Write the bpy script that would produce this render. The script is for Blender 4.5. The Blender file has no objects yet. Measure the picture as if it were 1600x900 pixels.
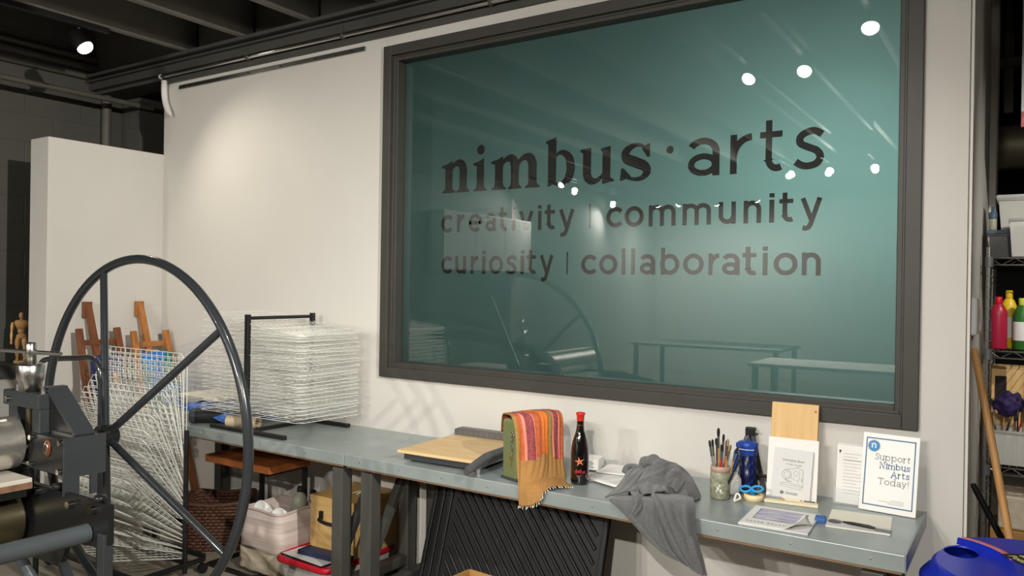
import bpy, bmesh, math, random
from mathutils import Vector, Matrix, Euler
import mathutils
S = bpy.context.scene
COL = S.collection
random.seed(7)
PI = math.pi
R = math.radians

# ------------------------------------------------------------------ camera, world, exposure
cam_d = bpy.data.cameras.new('camera'); cam = bpy.data.objects.new('camera', cam_d); COL.objects.link(cam)
cam_d.sensor_width = 36.0; cam_d.lens = 36.0*1224.66/1600.0; cam_d.clip_start = 0.05; cam_d.clip_end = 60
def cam_matrix(yaw, pitch, roll, loc):
    cy, sy, cp, sp = math.cos(yaw), math.sin(yaw), math.cos(pitch), math.sin(pitch)
    f = Vector((-sy*cp, cy*cp, sp)); r = Vector((cy, sy, 0)); u = r.cross(f)
    c, s = math.cos(roll), math.sin(roll)
    r2 = c*r+s*u; u2 = -s*r+c*u
    m = Matrix((r2, u2, -f)).transposed().to_4x4(); m.translation = loc
    return m
cam.matrix_world = cam_matrix(R(33.3016), R(-0.12398), R(0.87772), Vector((0, -3.3137, 1.60)))
S.camera = cam
S.view_settings.view_transform = 'Standard'; S.view_settings.look = 'None'
S.view_settings.gamma = 1.0; S.view_settings.use_curve_mapping = False
S.view_settings.exposure = 0.15
S.cycles.use_denoising = True
S.cycles.max_bounces = 8; S.cycles.diffuse_bounces = 4; S.cycles.glossy_bounces = 4
S.cycles.transmission_bounces = 6; S.cycles.transparent_max_bounces = 12
S.cycles.sample_clamp_indirect = 4.0
S.cycles.caustics_reflective = False; S.cycles.caustics_refractive = False
W = bpy.data.worlds.new('world'); S.world = W; W.use_nodes = True
W.node_tree.nodes['Background'].inputs[0].default_value = (1.0, 0.94, 0.85, 1)
W.node_tree.nodes['Background'].inputs[1].default_value = 0.25
# track lighting lamps and added fill lamps: position, aim, watts, cone degrees, blend
WARM, NEUTRAL, SOFT = (1.0, 0.90, 0.75), (1.0, 0.985, 0.93), (1.0, 0.955, 0.87)
LAMPS = [
 ((-4.81, -0.765, 3.015), (-3.75, -0.02, 1.35), 34, 104, 1.0, WARM),
 ((-0.738, -1.205, 3.05), (-0.65, -0.10, 1.0), 36, 84, 1.0, NEUTRAL),
 ((-1.247, -1.914, 3.05), (-1.35, -0.05, 0.72), 40, 62, 1.0, NEUTRAL),
 ((-1.616, -1.921, 3.05), (-2.45, -0.05, 0.70), 62, 68, 1.0, NEUTRAL),
 ((-2.003, -6.533, 3.05), (-2.6, -3.0, 0.7), 200, 110, 0.8, SOFT),
 ((-1.504, -6.507, 3.05), (-0.6, -3.0, 0.7), 200, 110, 0.8, SOFT),
 ((-2.467, -6.596, 3.05), (-4.2, -2.6, 0.7), 200, 110, 0.8, SOFT),
 ((-5.66, -6.819, 3.05), (-4.6, -4.4, 0.9), 70, 110, 0.8, SOFT),
 ((-5.548, -6.219, 3.05), (-5.95, -4.9, 1.9), 150, 90, 0.9, SOFT),
 ((-4.427, -9.582, 3.05), (-4.4, -11.0, 1.0), 120, 130, 1.0, NEUTRAL),
 ((-5.045, -9.409, 3.05), (-6.0, -9.6, 1.2), 100, 130, 1.0, NEUTRAL),
 ((-5.922, -8.658, 3.05), (-5.6, -7.2, 0.8), 120, 130, 1.0, NEUTRAL),
 ((-3.664, -9.292, 3.05), (-2.9, -11.0, 1.0), 130, 130, 1.0, NEUTRAL),
 ((-5.402, -9.361, 3.05), (-5.4, -11.0, 1.2), 110, 130, 1.0, NEUTRAL),
 ((1.90, -2.60, 3.05), (-5.2, -0.6, 1.2), 980, 46, 1.0, SOFT),  # unseen fill lamp, added to brighten the white partition
 ((1.10, -0.70, 3.05), (0.45, 1.50, 1.45), 170, 66, 1.0, SOFT),  # unseen fill lamp, added to brighten the wire shelving
 ((0.55, -5.50, 3.05), (-1.6, -0.2, 0.5), 520, 56, 1.0, SOFT),
]

# ------------------------------------------------------------------ materials
def lin(c):
    c = c/255.0
    return c/12.92 if c <= 0.04045 else ((c+0.055)/1.055)**2.4
def rgb(r, g, b): return (lin(r), lin(g), lin(b), 1.0)
def mat(name, col, rough=0.6, metal=0.0, var=0.0, vscale=8.0, bump=0.0, bscale=60.0, coat=0.0, spec=0.5, emit=None, estr=0.0, trans=0.0, ior=1.45, stretch=None, col2=None, sheen=0.0):
    m = bpy.data.materials.new(name); m.use_nodes = True
    n = m.node_tree.nodes; l = m.node_tree.links; b = n['Principled BSDF']
    b.inputs['Roughness'].default_value = rough; b.inputs['Metallic'].default_value = metal
    b.inputs['Specular IOR Level'].default_value = spec; b.inputs['IOR'].default_value = ior
    b.inputs['Coat Weight'].default_value = coat; b.inputs['Coat Roughness'].default_value = 0.05
    b.inputs['Transmission Weight'].default_value = trans
    b.inputs['Sheen Weight'].default_value = sheen
    b.inputs['Base Color'].default_value = col
    if emit: b.inputs['Emission Color'].default_value = emit; b.inputs['Emission Strength'].default_value = estr
    tc = n.new('ShaderNodeTexCoord'); mp = n.new('ShaderNodeMapping'); l.new(tc.outputs['Object'], mp.inputs['Vector'])
    if stretch: mp.inputs['Scale'].default_value = stretch
    nz = n.new('ShaderNodeTexNoise'); nz.inputs['Scale'].default_value = vscale; nz.inputs['Detail'].default_value = 6.0
    l.new(mp.outputs['Vector'], nz.inputs['Vector'])
    rp = n.new('ShaderNodeValToRGB')
    v = max(var, 0.02)
    c2 = col2 if col2 else tuple(min(1.0, x*(1+v)) for x in col[:3])+(1.0,)
    c1 = col if col2 else tuple(x*(1-v) for x in col[:3])+(1.0,)
    rp.color_ramp.elements[0].color = c1; rp.color_ramp.elements[1].color = c2
    rp.color_ramp.elements[0].position = 0.3; rp.color_ramp.elements[1].position = 0.7
    l.new(nz.outputs['Fac'], rp.inputs['Fac']); l.new(rp.outputs['Color'], b.inputs['Base Color'])
    if bump > 0:
        nb = n.new('ShaderNodeTexNoise'); nb.inputs['Scale'].default_value = bscale; nb.inputs['Detail'].default_value = 4.0
        l.new(mp.outputs['Vector'], nb.inputs['Vector'])
        bp = n.new('ShaderNodeBump'); bp.inputs['Strength'].default_value = bump; bp.inputs['Distance'].default_value = 0.01
        l.new(nb.outputs['Fac'], bp.inputs['Height']); l.new(bp.outputs['Normal'], b.inputs['Normal'])
    return m
def wood(name, c1, c2, rough=0.5, scale=(1, 12, 12), vs=3.0):
    return mat(name, c1, rough, col2=c2, vscale=vs, stretch=scale, bump=0.05, bscale=20)
M = {}
M['wall'] = mat('white wall paint', rgb(210, 207, 201), 0.75, var=0.012, vscale=2.5, bump=0.06, bscale=140)
M['ptrim'] = mat('white trim paint', rgb(226, 222, 213), 0.5, var=0.02)
M['ceil'] = mat('dark ceiling paint', rgb(72, 71, 65), 0.7, var=0.12, vscale=4)
M['joist'] = mat('dark joist paint', rgb(104, 102, 94), 0.6, var=0.1, vscale=5)
M['ledger'] = mat('charcoal steel paint', rgb(72, 71, 68), 0.5, var=0.08)
M['pipe'] = mat('grey painted conduit', rgb(92, 90, 82), 0.5, var=0.1)
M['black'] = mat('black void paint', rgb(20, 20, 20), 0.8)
M['floor'] = mat('sealed concrete floor', rgb(150, 143, 130), 0.45, var=0.2, vscale=3.5, bump=0.1, bscale=30)
M['frame'] = mat('dark bronze frame paint', rgb(62, 60, 56), 0.48, var=0.06, vscale=6)
M['bead'] = mat('pale glazing bead', rgb(150, 152, 146), 0.4)
M['steel'] = mat('galvanised sheet steel', rgb(164, 174, 173), 0.33, metal=0.35, var=0.10, vscale=7, bump=0.02, bscale=14)
M['legpaint'] = mat('dark grey leg paint', rgb(78, 77, 73), 0.45, var=0.06)
M['press'] = mat('charcoal press enamel', rgb(58, 62, 65), 0.32, var=0.05)
M['pressblack'] = mat('black press enamel', rgb(34, 35, 36), 0.22, var=0.05)
M['presstube'] = mat('glossy grey tube enamel', rgb(84, 90, 94), 0.28, var=0.05)
M['wheel'] = mat('glossy charcoal wheel enamel', rgb(44, 47, 51), 0.22, var=0.05, coat=0.4)
M['chrome'] = mat('polished steel', rgb(205, 203, 198), 0.12, metal=1.0, var=0.05)
M['brushed'] = mat('brushed steel', rgb(190, 188, 184), 0.28, metal=1.0, var=0.12, vscale=12, stretch=(1, 1, 6))
M['roller'] = mat('turned steel roller', rgb(222, 217, 208), 0.27, metal=0.85, var=0.16, vscale=5, stretch=(8, 0.4, 8))
M['drum'] = mat('worn steel drum', rgb(120, 112, 88), 0.35, metal=0.9, var=0.2, vscale=6)
M['bed'] = mat('pale press bed board', rgb(214, 208, 196), 0.6, var=0.04)
M['bededge'] = wood('bed edge plywood', rgb(120, 92, 70), rgb(150, 118, 90))
M['wire'] = mat('white coated wire', rgb(226, 226, 220), 0.35, var=0.02)
M['blackmetal'] = mat('black tube steel', rgb(24, 24, 25), 0.4, var=0.1)
M['chromewire'] = mat('chrome shelf wire', rgb(176, 176, 172), 0.22, metal=1.0, var=0.08)
M['easelwood'] = wood('oiled beech easel', rgb(150, 92, 44), rgb(188, 124, 66), 0.45, (10, 10, 1))
M['easeldark'] = wood('stained easel wood', rgb(96, 54, 30), rgb(128, 74, 42), 0.45, (10, 10, 1))
M['mannequin'] = wood('mannequin beech', rgb(196, 150, 96), rgb(220, 178, 124), 0.5, (8, 8, 1))
M['darkledge'] = mat('dark ledge paint', rgb(62, 61, 57), 0.6)
M['greywall'] = mat('pale grey low wall', rgb(176, 174, 168), 0.7)
M['plywood'] = wood('birch plywood', rgb(206, 164, 100), rgb(226, 188, 128), 0.5, (1, 1, 10))
M['boardwood'] = wood('pale maple board', rgb(214, 178, 126), rgb(228, 196, 148), 0.5, (2, 14, 2))
M['panelwood'] = wood('basswood panel', rgb(214, 172, 112), rgb(228, 190, 132), 0.5, (14, 1, 1))
M['redwood'] = wood('red brown table top', rgb(150, 84, 40), rgb(176, 104, 54), 0.4, (1, 10, 1))
M['stick'] = wood('broomstick pine', rgb(186, 134, 78), rgb(206, 156, 98), 0.5, (12, 12, 1))
M['trimgrey'] = mat('grey cast metal', rgb(112, 112, 114), 0.4, metal=0.5, var=0.1)
M['trimdark'] = mat('dark slate side', rgb(62, 66, 72), 0.5)
M['green'] = mat('olive green tin', rgb(116, 122, 82), 0.42, var=0.08)
M['white'] = mat('white plastic', rgb(236, 235, 232), 0.35, var=0.01)
M['paper'] = mat('white paper', rgb(240, 238, 234), 0.7, var=0.01)
M['cream'] = mat('cream paper', rgb(244, 240, 224), 0.7, var=0.02)
M['greypaper'] = mat('grey booklet paper', rgb(222, 221, 220), 0.6, var=0.01)
M['ink'] = mat('dark printing ink', rgb(60, 62, 68), 0.7)
M['inkgrey'] = mat('grey printing ink', rgb(120, 122, 126), 0.7)
M['inkpale'] = mat('pale grey printing ink', rgb(168, 168, 170), 0.7)
M['borderblue'] = mat('blue border ink', rgb(84, 118, 152), 0.6)
M['badgeblue'] = mat('bright blue badge ink', rgb(70, 148, 206), 0.6, var=0.1)
M['glassclear'] = mat('clear acrylic', rgb(245, 248, 248), 0.05)
M['glassclear'].node_tree.nodes['Principled BSDF'].inputs['Alpha'].default_value = 0.16
M['bottleglass'] = mat('dark bottle glass', rgb(16, 12, 12), 0.06, coat=1.0)
M['red'] = mat('red wax capsule', rgb(206, 44, 34), 0.4)
M['orange'] = mat('orange label ink', rgb(226, 128, 76), 0.6)
M['labelred'] = mat('red label ink', rgb(200, 52, 48), 0.6)
M['gold'] = mat('old gold band', rgb(138, 116, 34), 0.5)
M['sweater'] = mat('heather grey knit', rgb(104, 105, 106), 0.95, var=0.14, vscale=90, bump=0.35, bscale=420, sheen=0.3)
M['jar'] = mat('paint flecked jar glass', rgb(112, 124, 104), 0.3, var=0.0, col2=rgb(186, 180, 156), vscale=70)
M['jarpink'] = mat('pinkish jar rim', rgb(190, 156, 140), 0.4)
M['tumbler'] = mat('deep navy tumbler', rgb(16, 18, 52), 0.25, vscale=22, col2=rgb(24, 34, 92))
M['blue'] = mat('bright blue plastic', rgb(34, 74, 168), 0.35, var=0.06)
M['sky'] = mat('sky blue handle plastic', rgb(52, 160, 226), 0.35)
M['eraser'] = mat('blue rubber', rgb(58, 108, 176), 0.6)
M['tape'] = mat('masking tape', rgb(240, 222, 176), 0.6, var=0.03)
M['binblue'] = mat('blue bin plastic', rgb(30, 52, 190), 0.32, var=0.12, vscale=9)
M['pinktape'] = mat('faded pink tape', rgb(214, 128, 136), 0.6, var=0.15, vscale=40)
M['labelblack'] = mat('black label', rgb(34, 34, 26), 0.5)
M['labelyellow'] = mat('pale yellow label print', rgb(224, 220, 160), 0.6)
M['wicker'] = mat('dark brown wicker', rgb(84, 54, 38), 0.6, var=0.35, vscale=50, bump=0.3, bscale=90)
M['fabric'] = mat('striped pinkish canvas', rgb(214, 200, 192), 0.9, col2=rgb(186, 168, 160), vscale=5, stretch=(0.6, 0.6, 16), bump=0.2, bscale=200)
M['creamcloth'] = mat('cream crumpled cloth', rgb(206, 194, 172), 0.9, var=0.12, vscale=14, bump=0.5, bscale=26)
M['clearplastic'] = mat('milky storage plastic', rgb(222, 222, 218), 0.25, var=0.04)
M['clearplastic'].node_tree.nodes['Principled BSDF'].inputs['Alpha'].default_value = 0.62
M['redlid'] = mat('red lid plastic', rgb(202, 26, 48), 0.32)
M['navy'] = mat('navy folder', rgb(44, 56, 92), 0.5)
M['rubber'] = mat('black ribbed plastic', rgb(20, 20, 21), 0.5, var=0.1)
M['kraft'] = mat('kraft cardboard', rgb(176, 132, 76), 0.8, var=0.06)
M['rollpaper'] = mat('tan roll paper', rgb(190, 172, 146), 0.7, var=0.03)
M['bagblack'] = mat('black nylon', rgb(24, 24, 27), 0.5, var=0.15)
M['bluebag'] = mat('blue plastic film', rgb(40, 76, 172), 0.25, col2=rgb(110, 156, 224), vscale=26, bump=0.4, bscale=40)
M['greybottle'] = mat('grey green bottle plastic', rgb(158, 158, 140), 0.4, var=0.1)
M['redpaint'] = mat('crimson paint bottle', rgb(172, 34, 64), 0.35)
M['yellow'] = mat('yellow paint bottle', rgb(232, 196, 34), 0.35, var=0.08)
M['greenb'] = mat('green paint bottle', rgb(48, 110, 44), 0.35)
M['lidblue'] = mat('slate blue lid', rgb(72, 92, 112), 0.45)
M['lime'] = mat('lime green stuff', rgb(206, 214, 74), 0.6, var=0.15)
M['purple'] = mat('purple dark cloth', rgb(48, 34, 84), 0.7, var=0.3, vscale=20)
M['ferrule'] = mat('brush ferrule', rgb(176, 174, 168), 0.25, metal=1.0)
M['bristle'] = mat('dark bristles', rgb(34, 28, 26), 0.8)
M['tanbristle'] = mat('tan bristles', rgb(168, 140, 104), 0.8)
M['brushred'] = mat('red brush handle', rgb(204, 44, 44), 0.35)
M['brushblack'] = mat('black brush handle', rgb(28, 28, 30), 0.35)
M['brushtan'] = mat('varnished brush handle', rgb(178, 132, 82), 0.4)
M['brushgrey'] = mat('grey brush handle', rgb(150, 148, 144), 0.4)
M['duct'] = mat('dull spiral duct', rgb(112, 106, 88), 0.45, metal=0.6, var=0.1)
M['bulb'] = mat('lit lamp face', rgb(255, 255, 255), 0.5, emit=(1.0, 0.92, 0.80, 1), estr=28.0)
M['tan'] = mat('tan wool', rgb(168, 124, 70), 0.95, var=0.1, vscale=120, bump=0.3, bscale=300)
M['rust'] = mat('rust wool', rgb(190, 98, 56), 0.95, var=0.2, vscale=90, bump=0.3, bscale=300)
M['orangew'] = mat('orange wool', rgb(236, 124, 50), 0.95, var=0.12, vscale=120, bump=0.3, bscale=300)
M['olivew'] = mat('olive wool', rgb(150, 124, 66), 0.95, var=0.15, vscale=90, bump=0.3, bscale=300)
M['plum'] = mat('plum wool', rgb(150, 74, 76), 0.95, var=0.35, vscale=90, bump=0.3, bscale=300)
M['pink'] = mat('pink wool', rgb(238, 140, 124), 0.95, var=0.1, bump=0.3, bscale=300)
M['canvasnavy'] = mat('navy painted canvas', rgb(40, 50, 112), 0.7, col2=rgb(34, 38, 84), vscale=6)
M['canvasblue'] = mat('blue painted canvas', rgb(24, 104, 196), 0.6, col2=rgb(40, 134, 216), vscale=8)
M['teal'] = mat('teal paint', rgb(0, 128, 116), 0.6, col2=rgb(0, 112, 122), vscale=9)
M['paintorange'] = mat('orange paint', rgb(232, 152, 72), 0.6)
def block_wall():
    m = mat('dark painted block wall', rgb(84, 83, 77), 0.6, var=0.06, vscale=3, bump=0.0)
    n = m.node_tree.nodes; l = m.node_tree.links; b = n['Principled BSDF']
    tc = n.new('ShaderNodeTexCoord'); sp = n.new('ShaderNodeSeparateXYZ'); cb = n.new('ShaderNodeCombineXYZ')
    l.new(tc.outputs['Object'], sp.inputs[0]); ad = n.new('ShaderNodeMath'); ad.operation = 'ADD'
    l.new(sp.outputs['X'], ad.inputs[0]); l.new(sp.outputs['Y'], ad.inputs[1])
    l.new(ad.outputs[0], cb.inputs['X']); l.new(sp.outputs['Z'], cb.inputs['Y'])
    bk = n.new('ShaderNodeTexBrick'); bk.inputs['Scale'].default_value = 1.0
    bk.inputs['Brick Width'].default_value = 0.40; bk.inputs['Row Height'].default_value = 0.20; bk.inputs['Mortar Size'].default_value = 0.006
    bk.inputs['Mortar Smooth'].default_value = 0.4
    l.new(cb.outputs[0], bk.inputs['Vector'])
    bp = n.new('ShaderNodeBump'); bp.inputs['Strength'].default_value = 0.5; bp.inputs['Distance'].default_value = 0.008; bp.invert = True
    l.new(bk.outputs['Fac'], bp.inputs['Height']); l.new(bp.outputs['Normal'], b.inputs['Normal'])
    return m
M['block'] = block_wall()
def pane(name, col, rough, coatior):
    m = mat(name, col, rough, var=0.05, vscale=1.3, spec=0.2)
    b = m.node_tree.nodes['Principled BSDF']
    b.inputs['Coat Weight'].default_value = 1.0; b.inputs['Coat Roughness'].default_value = 0.0; b.inputs['Coat IOR'].default_value = coatior
    return m
M['film'] = pane('teal frosted film behind glass', rgb(75, 104, 102), 0.40, 2.1)
M['film'].node_tree.nodes['Principled BSDF'].inputs['Metallic'].default_value = 0.78
M['letter'] = pane('clear glass letter cutout', rgb(22, 24, 24), 0.5, 2.15)

# ------------------------------------------------------------------ mesh builder
def frame_of(d):
    d = d.normalized(); a = Vector((0, 0, 1)) if abs(d.z) < 0.9 else Vector((1, 0, 0))
    x = d.cross(a).normalized(); y = d.cross(x).normalized()
    return x, y
class MB:
    def __init__(s): s.v = []; s.f = []; s.m = []; s.sm = []; s.mats = []
    def mi(s, m):
        if m is None: return 0
        if m not in s.mats: s.mats.append(m)
        return s.mats.index(m)
    def add(s, vs, fs, m=None, smooth=False, mtx=None):
        o = len(s.v); i = s.mi(m)
        s.v += [(mtx @ Vector(p)) if mtx else Vector(p) for p in vs]
        for f in fs: s.f.append([k+o for k in f]); s.m.append(i); s.sm.append(smooth)
        return s
    def box(s, x0, y0, z0, x1, y1, z1, m=None, mtx=None):
        vs = [(x0,y0,z0),(x1,y0,z0),(x1,y1,z0),(x0,y1,z0),(x0,y0,z1),(x1,y0,z1),(x1,y1,z1),(x0,y1,z1)]
        return s.add(vs, [(0,3,2,1),(4,5,6,7),(0,1,5,4),(1,2,6,5),(2,3,7,6),(3,0,4,7)], m, False, mtx)
    def bbox(s, x0, y0, z0, x1, y1, z1, r=0.004, m=None, mtx=None, seg=2):
        bm = bmesh.new(); bmesh.ops.create_cube(bm, size=1.0)
        for v in bm.verts: v.co = Vector((x0+(v.co.x+.5)*(x1-x0), y0+(v.co.y+.5)*(y1-y0), z0+(v.co.z+.5)*(z1-z0)))
        bmesh.ops.bevel(bm, geom=bm.edges[:], offset=r, segments=seg, affect='EDGES', profile=0.5)
        return s.bm(bm, m, False, mtx)
    def bm(s, bm, m=None, smooth=False, mtx=None):
        bm.verts.index_update()
        vs = [v.co.copy() for v in bm.verts]; fs = [[v.index for v in f.verts] for f in bm.faces]
        bm.free(); return s.add(vs, fs, m, smooth, mtx)
    def bar(s, p0, p1, w, h=None, m=None, up=None):          # rectangular bar between two points
        p0, p1 = Vector(p0), Vector(p1); h = h or w; d = (p1-p0).normalized()
        up = Vector(up) if up else (Vector((0,0,1)) if abs(d.z) < .9 else Vector((0,1,0)))
        x = d.cross(up).normalized(); y = x.cross(d).normalized()
        q = [-x*w/2-y*h/2, x*w/2-y*h/2, x*w/2+y*h/2, -x*w/2+y*h/2]
        vs = [p0+k for k in q]+[p1+k for k in q]
        return s.add(vs, [(0,1,2,3),(7,6,5,4),(0,4,5,1),(1,5,6,2),(2,6,7,3),(3,7,4,0)], m)
    def cyl(s, p0, p1, r0, r1=None, n=20, m=None, caps=True):
        return s.tube([p0, p1], [r0, r0 if r1 is None else r1], n, m, caps=caps)
    def tube(s, pts, r, n=8, m=None, closed=False, caps=True, smooth=True):
        pts = [Vector(p) for p in pts]; k = len(pts)
        rs = r if isinstance(r, (list, tuple)) else [r]*k
        vs = []; fs = []; px = None
        for i, p in enumerate(pts):
            if closed: d = pts[(i+1) % k]-pts[i-1]
            else: d = pts[min(i+1, k-1)]-pts[max(i-1, 0)]
            d.normalize()
            if px is None: x, y = frame_of(d)
            else:
                x = px-d*px.dot(d)
                if x.length < 1e-6: x, _ = frame_of(d)
                x.normalize(); y = d.cross(x)
            px = x
            y = d.cross(x)
            for j in range(n):
                a = 2*PI*j/n; vs.append(p+(x*math.cos(a)+y*math.sin(a))*rs[i])
        for i in range(k if closed else k-1):
            a, b = i*n, ((i+1) % k)*n
            for j in range(n): fs.append((a+j, a+(j+1) % n, b+(j+1) % n, b+j))
        s.add(vs, fs, m, smooth)
        if caps and not closed:
            s.add(vs[:n], [tuple(range(n-1, -1, -1))], m); s.add(vs[-n:], [tuple(range(n))], m)
        return s
    def lathe(s, prof, n=28, m=None, c=(0,0,0), axis=None, smooth=True, mtx=None):   # prof: (r, z)
        vs = []; fs = []; c = Vector(c)
        for r, z in prof:
            for j in range(n):
                a = 2*PI*j/n; vs.append(Vector((max(r,1e-5)*math.cos(a), max(r,1e-5)*math.sin(a), z))+c)
        for i in range(len(prof)-1):
            for j in range(n): fs.append((i*n+j, i*n+(j+1) % n, (i+1)*n+(j+1) % n, (i+1)*n+j))
        return s.add(vs, fs, m, smooth, mtx)
    def prism(s, poly, h0, h1, plane='xy', m=None, mtx=None, smooth_side=False):
        def P(u, v, w): return {'xy': (u, v, w), 'xz': (u, w, v), 'yz': (w, u, v)}[plane]
        n = len(poly); vs = [P(u, v, h0) for u, v in poly]+[P(u, v, h1) for u, v in poly]
        fs = [tuple(range(n-1, -1, -1)), tuple(range(n, 2*n))]+[(i, (i+1) % n, (i+1) % n+n, i+n) for i in range(n)]
        return s.add(vs, fs, m, False, mtx)
    def grid(s, g, m=None, smooth=True, matf=None, closed=False):
        nu, nv = len(g), len(g[0]); o = len(s.v)
        s.v += [Vector(p) for row in g for p in row]
        for i in range(nu-1):
            for j in range(nv if closed else nv-1):
                j2 = (j+1) % nv
                s.f.append([o+i*nv+j, o+i*nv+j2, o+(i+1)*nv+j2, o+(i+1)*nv+j])
                s.m.append(s.mi(matf((i+.5)/(nu-1), (j+.5)/(nv-1)) if matf else m)); s.sm.append(smooth)
        return s
    def ball(s, c, r, m=None, sc=(1,1,1), n=14):
        prof = [(math.sin(PI*i/n)*r, -math.cos(PI*i/n)*r) for i in range(n+1)]
        mt = Matrix.Translation(Vector(c)) @ Matrix.Diagonal((*sc, 1))
        return s.lathe(prof, 2*n, m, (0,0,0), None, True, mt)
    def build(s, name, material=None, parent=None, loc=None, rot=None, world=False, mods=None):
        me = bpy.data.meshes.new(name)
        off = Vector((0,0,0))
        if world and parent is not None: off = parent.location.copy()
        me.from_pydata([tuple(v-off) for v in s.v], [], s.f)
        ms = s.mats if s.mats else [material]
        for k in ms: me.materials.append(M[k] if isinstance(k, str) else k)
        me.polygons.foreach_set('material_index', s.m); me.polygons.foreach_set('use_smooth', s.sm)
        bm = bmesh.new(); bm.from_mesh(me)
        bmesh.ops.recalc_face_normals(bm, faces=bm.faces[:]); bm.to_mesh(me); bm.free()
        me.update()
        o = bpy.data.objects.new(name, me); COL.objects.link(o)
        if parent is not None: o.parent = parent
        if loc is not None: o.location = loc
        if rot is not None: o.rotation_euler = rot
        return o
def smooth_angle(o, deg=40):
    pass
def tag(o, label=None, cat=None, group=None, kind=None):
    if label: o['label'] = label
    if cat: o['category'] = cat
    if group: o['group'] = group
    if kind: o['kind'] = kind
    return o
def thing(name, label, cat, loc=(0,0,0), rot=(0,0,0), group=None):
    o = bpy.data.objects.new(name, None); COL.objects.link(o); o.empty_display_size = 0.1
    o.location = loc; o.rotation_euler = rot
    return tag(o, label, cat, group)
def solo(mb, name, material, label, cat, loc=None, rot=None, group=None):
    o = mb.build(name, material, None, loc, rot); return tag(o, label, cat, group)
def struct(mb, name, material, label=None, cat=None):
    o = mb.build(name, material); o['kind'] = 'structure'
    return tag(o, label, cat)
def under(child, part):                                          # makes a part a sub-part of its neighbour
    child.parent = part; return child
def copy_tree(o, parent=None):
    c = o.copy(); COL.objects.link(c)
    if parent is not None: c.parent = parent
    for ch in list(o.children): copy_tree(ch, c)
    return c
def crom(p0, p1, p2, p3, t):
    return 0.5*((2*p1)+(-p0+p2)*t+(2*p0-5*p1+4*p2-p3)*t*t+(-p0+3*p1-3*p2+p3)*t*t*t)
def spline(pts, n):
    pts = [Vector(p) for p in pts]; out = []; k = len(pts)-1
    for i in range(n+1):
        u = i/n*k; a = min(int(u), k-1); t = u-a
        out.append(crom(pts[max(a-1,0)], pts[a], pts[a+1], pts[min(a+2,k)], t))
    return out
def loft(rows, nu, nv):                                        # rows of control points -> dense smooth grid
    dense = [spline(r, nv) for r in rows]
    cols = [spline([d[j] for d in dense], nu) for j in range(nv+1)]
    return [[cols[j][i] for j in range(nv+1)] for i in range(nu+1)]
def arc(cx, cy, rx, ry, a0, a1, n=14):
    return [(cx+rx*math.cos(R(a0+(a1-a0)*i/n)), cy+ry*math.sin(R(a0+(a1-a0)*i/n))) for i in range(n+1)]
def ribbon(mb, pts, w, y, place, m=None):                      # flat stroke in an xz plane; place maps (u, v) -> (x, z)
    k = len(pts); ws = w if isinstance(w, (list, tuple)) else [w]*k
    vs = []
    for i in range(k):
        a = Vector(pts[max(i-1,0)]); b = Vector(pts[min(i+1,k-1)]); d = (b-a)
        if d.length < 1e-9: d = Vector((1,0))
        d.normalize(); n = Vector((-d.y, d.x))
        if 0 < i < k-1:
            d1 = (Vector(pts[i])-a).normalized(); cs = max(0.55, abs(d1.dot(d)))
            n = n/cs
        for sg in (1, -1):
            q = Vector(pts[i])+n*sg*ws[i]/2; X, Z = place(q.x, q.y); vs.append((X, y, Z))
    fs = [(2*i, 2*i+1, 2*i+3, 2*i+2) for i in range(k-1)]
    mb.add(vs, fs, m)
def flatpoly(mb, poly, y, place, m=None):
    bm = bmesh.new(); vs = [bm.verts.new((place(u,v)[0], y, place(u,v)[1])) for u, v in poly]
    f = bm.faces.new(vs); f.normal_update(); bmesh.ops.triangulate(bm, faces=[f]); mb.bm(bm, m)
def text(string, size, material, name, parent, mtx, align='LEFT', offset=0.0, sx=1.0):
    cu = bpy.data.curves.new(name, 'FONT'); cu.body = string; cu.size = size; cu.align_x = align; cu.offset = offset
    ob = bpy.data.objects.new(name+'_src', cu); COL.objects.link(ob)
    dg = bpy.context.evaluated_depsgraph_get()
    me = bpy.data.meshes.new_from_object(ob.evaluated_get(dg))
    bpy.data.objects.remove(ob); bpy.data.curves.remove(cu)
    me.transform(mtx @ Matrix.Diagonal((sx, 1, 1, 1))); me.materials.clear(); me.materials.append(M[material])
    o = bpy.data.objects.new(name, me); COL.objects.link(o)
    if parent is not None: o.parent = parent
    return o
FACE_Y = Matrix.Rotation(PI/2, 4, 'X')                          # text lying in xz, read from -y

# ------------------------------------------------------------------ room shell
XL, XR = -5.176, -0.185
struct(MB().box(-6.4, -11.2, -0.12, 5.2, 5.2, 0.0), 'floor', 'floor')
struct(MB().box(-6.4, -11.2, 3.56, 5.2, 5.2, 3.68), 'ceiling', 'ceil')
wf = MB()                                                     # the white wall with the window opening
WX0, WX1, WZ0, WZ1 = -3.03, -0.36, 1.10, 2.92
wf.box(XL, 0, 0, WX0, 0.2, 3.04); wf.box(WX1, 0, 0, XR, 0.2, 3.56)
wf.box(WX0, 0, 0, WX1, 0.2, WZ0); wf.box(WX0, 0, WZ1, WX1, 0.2, 3.04)
struct(wf, 'wall_front', 'wall')
struct(MB().box(-6.1, 0.002, 3.04, WX1, 0.2, 3.56), 'wall_front_upper', 'ceil')
struct(MB().box(-0.385, 0.2, 0, XR, 2.05, 3.56), 'wall_return', 'wall')
struct(MB().box(-6.3, -5.8, 0, -6.1, 1.0, 3.56), 'wall_left', 'block')
struct(MB().box(-6.3, -11.0, 0, -6.1, -5.8, 3.56), 'wall_left_far', 'wall')
struct(MB().box(-6.1, 0.9, 0, -5.0, 1.0, 3.56).box(-5.1, 0.2, 0, -5.0, 0.9, 3.56), 'wall_corner', 'block')
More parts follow.
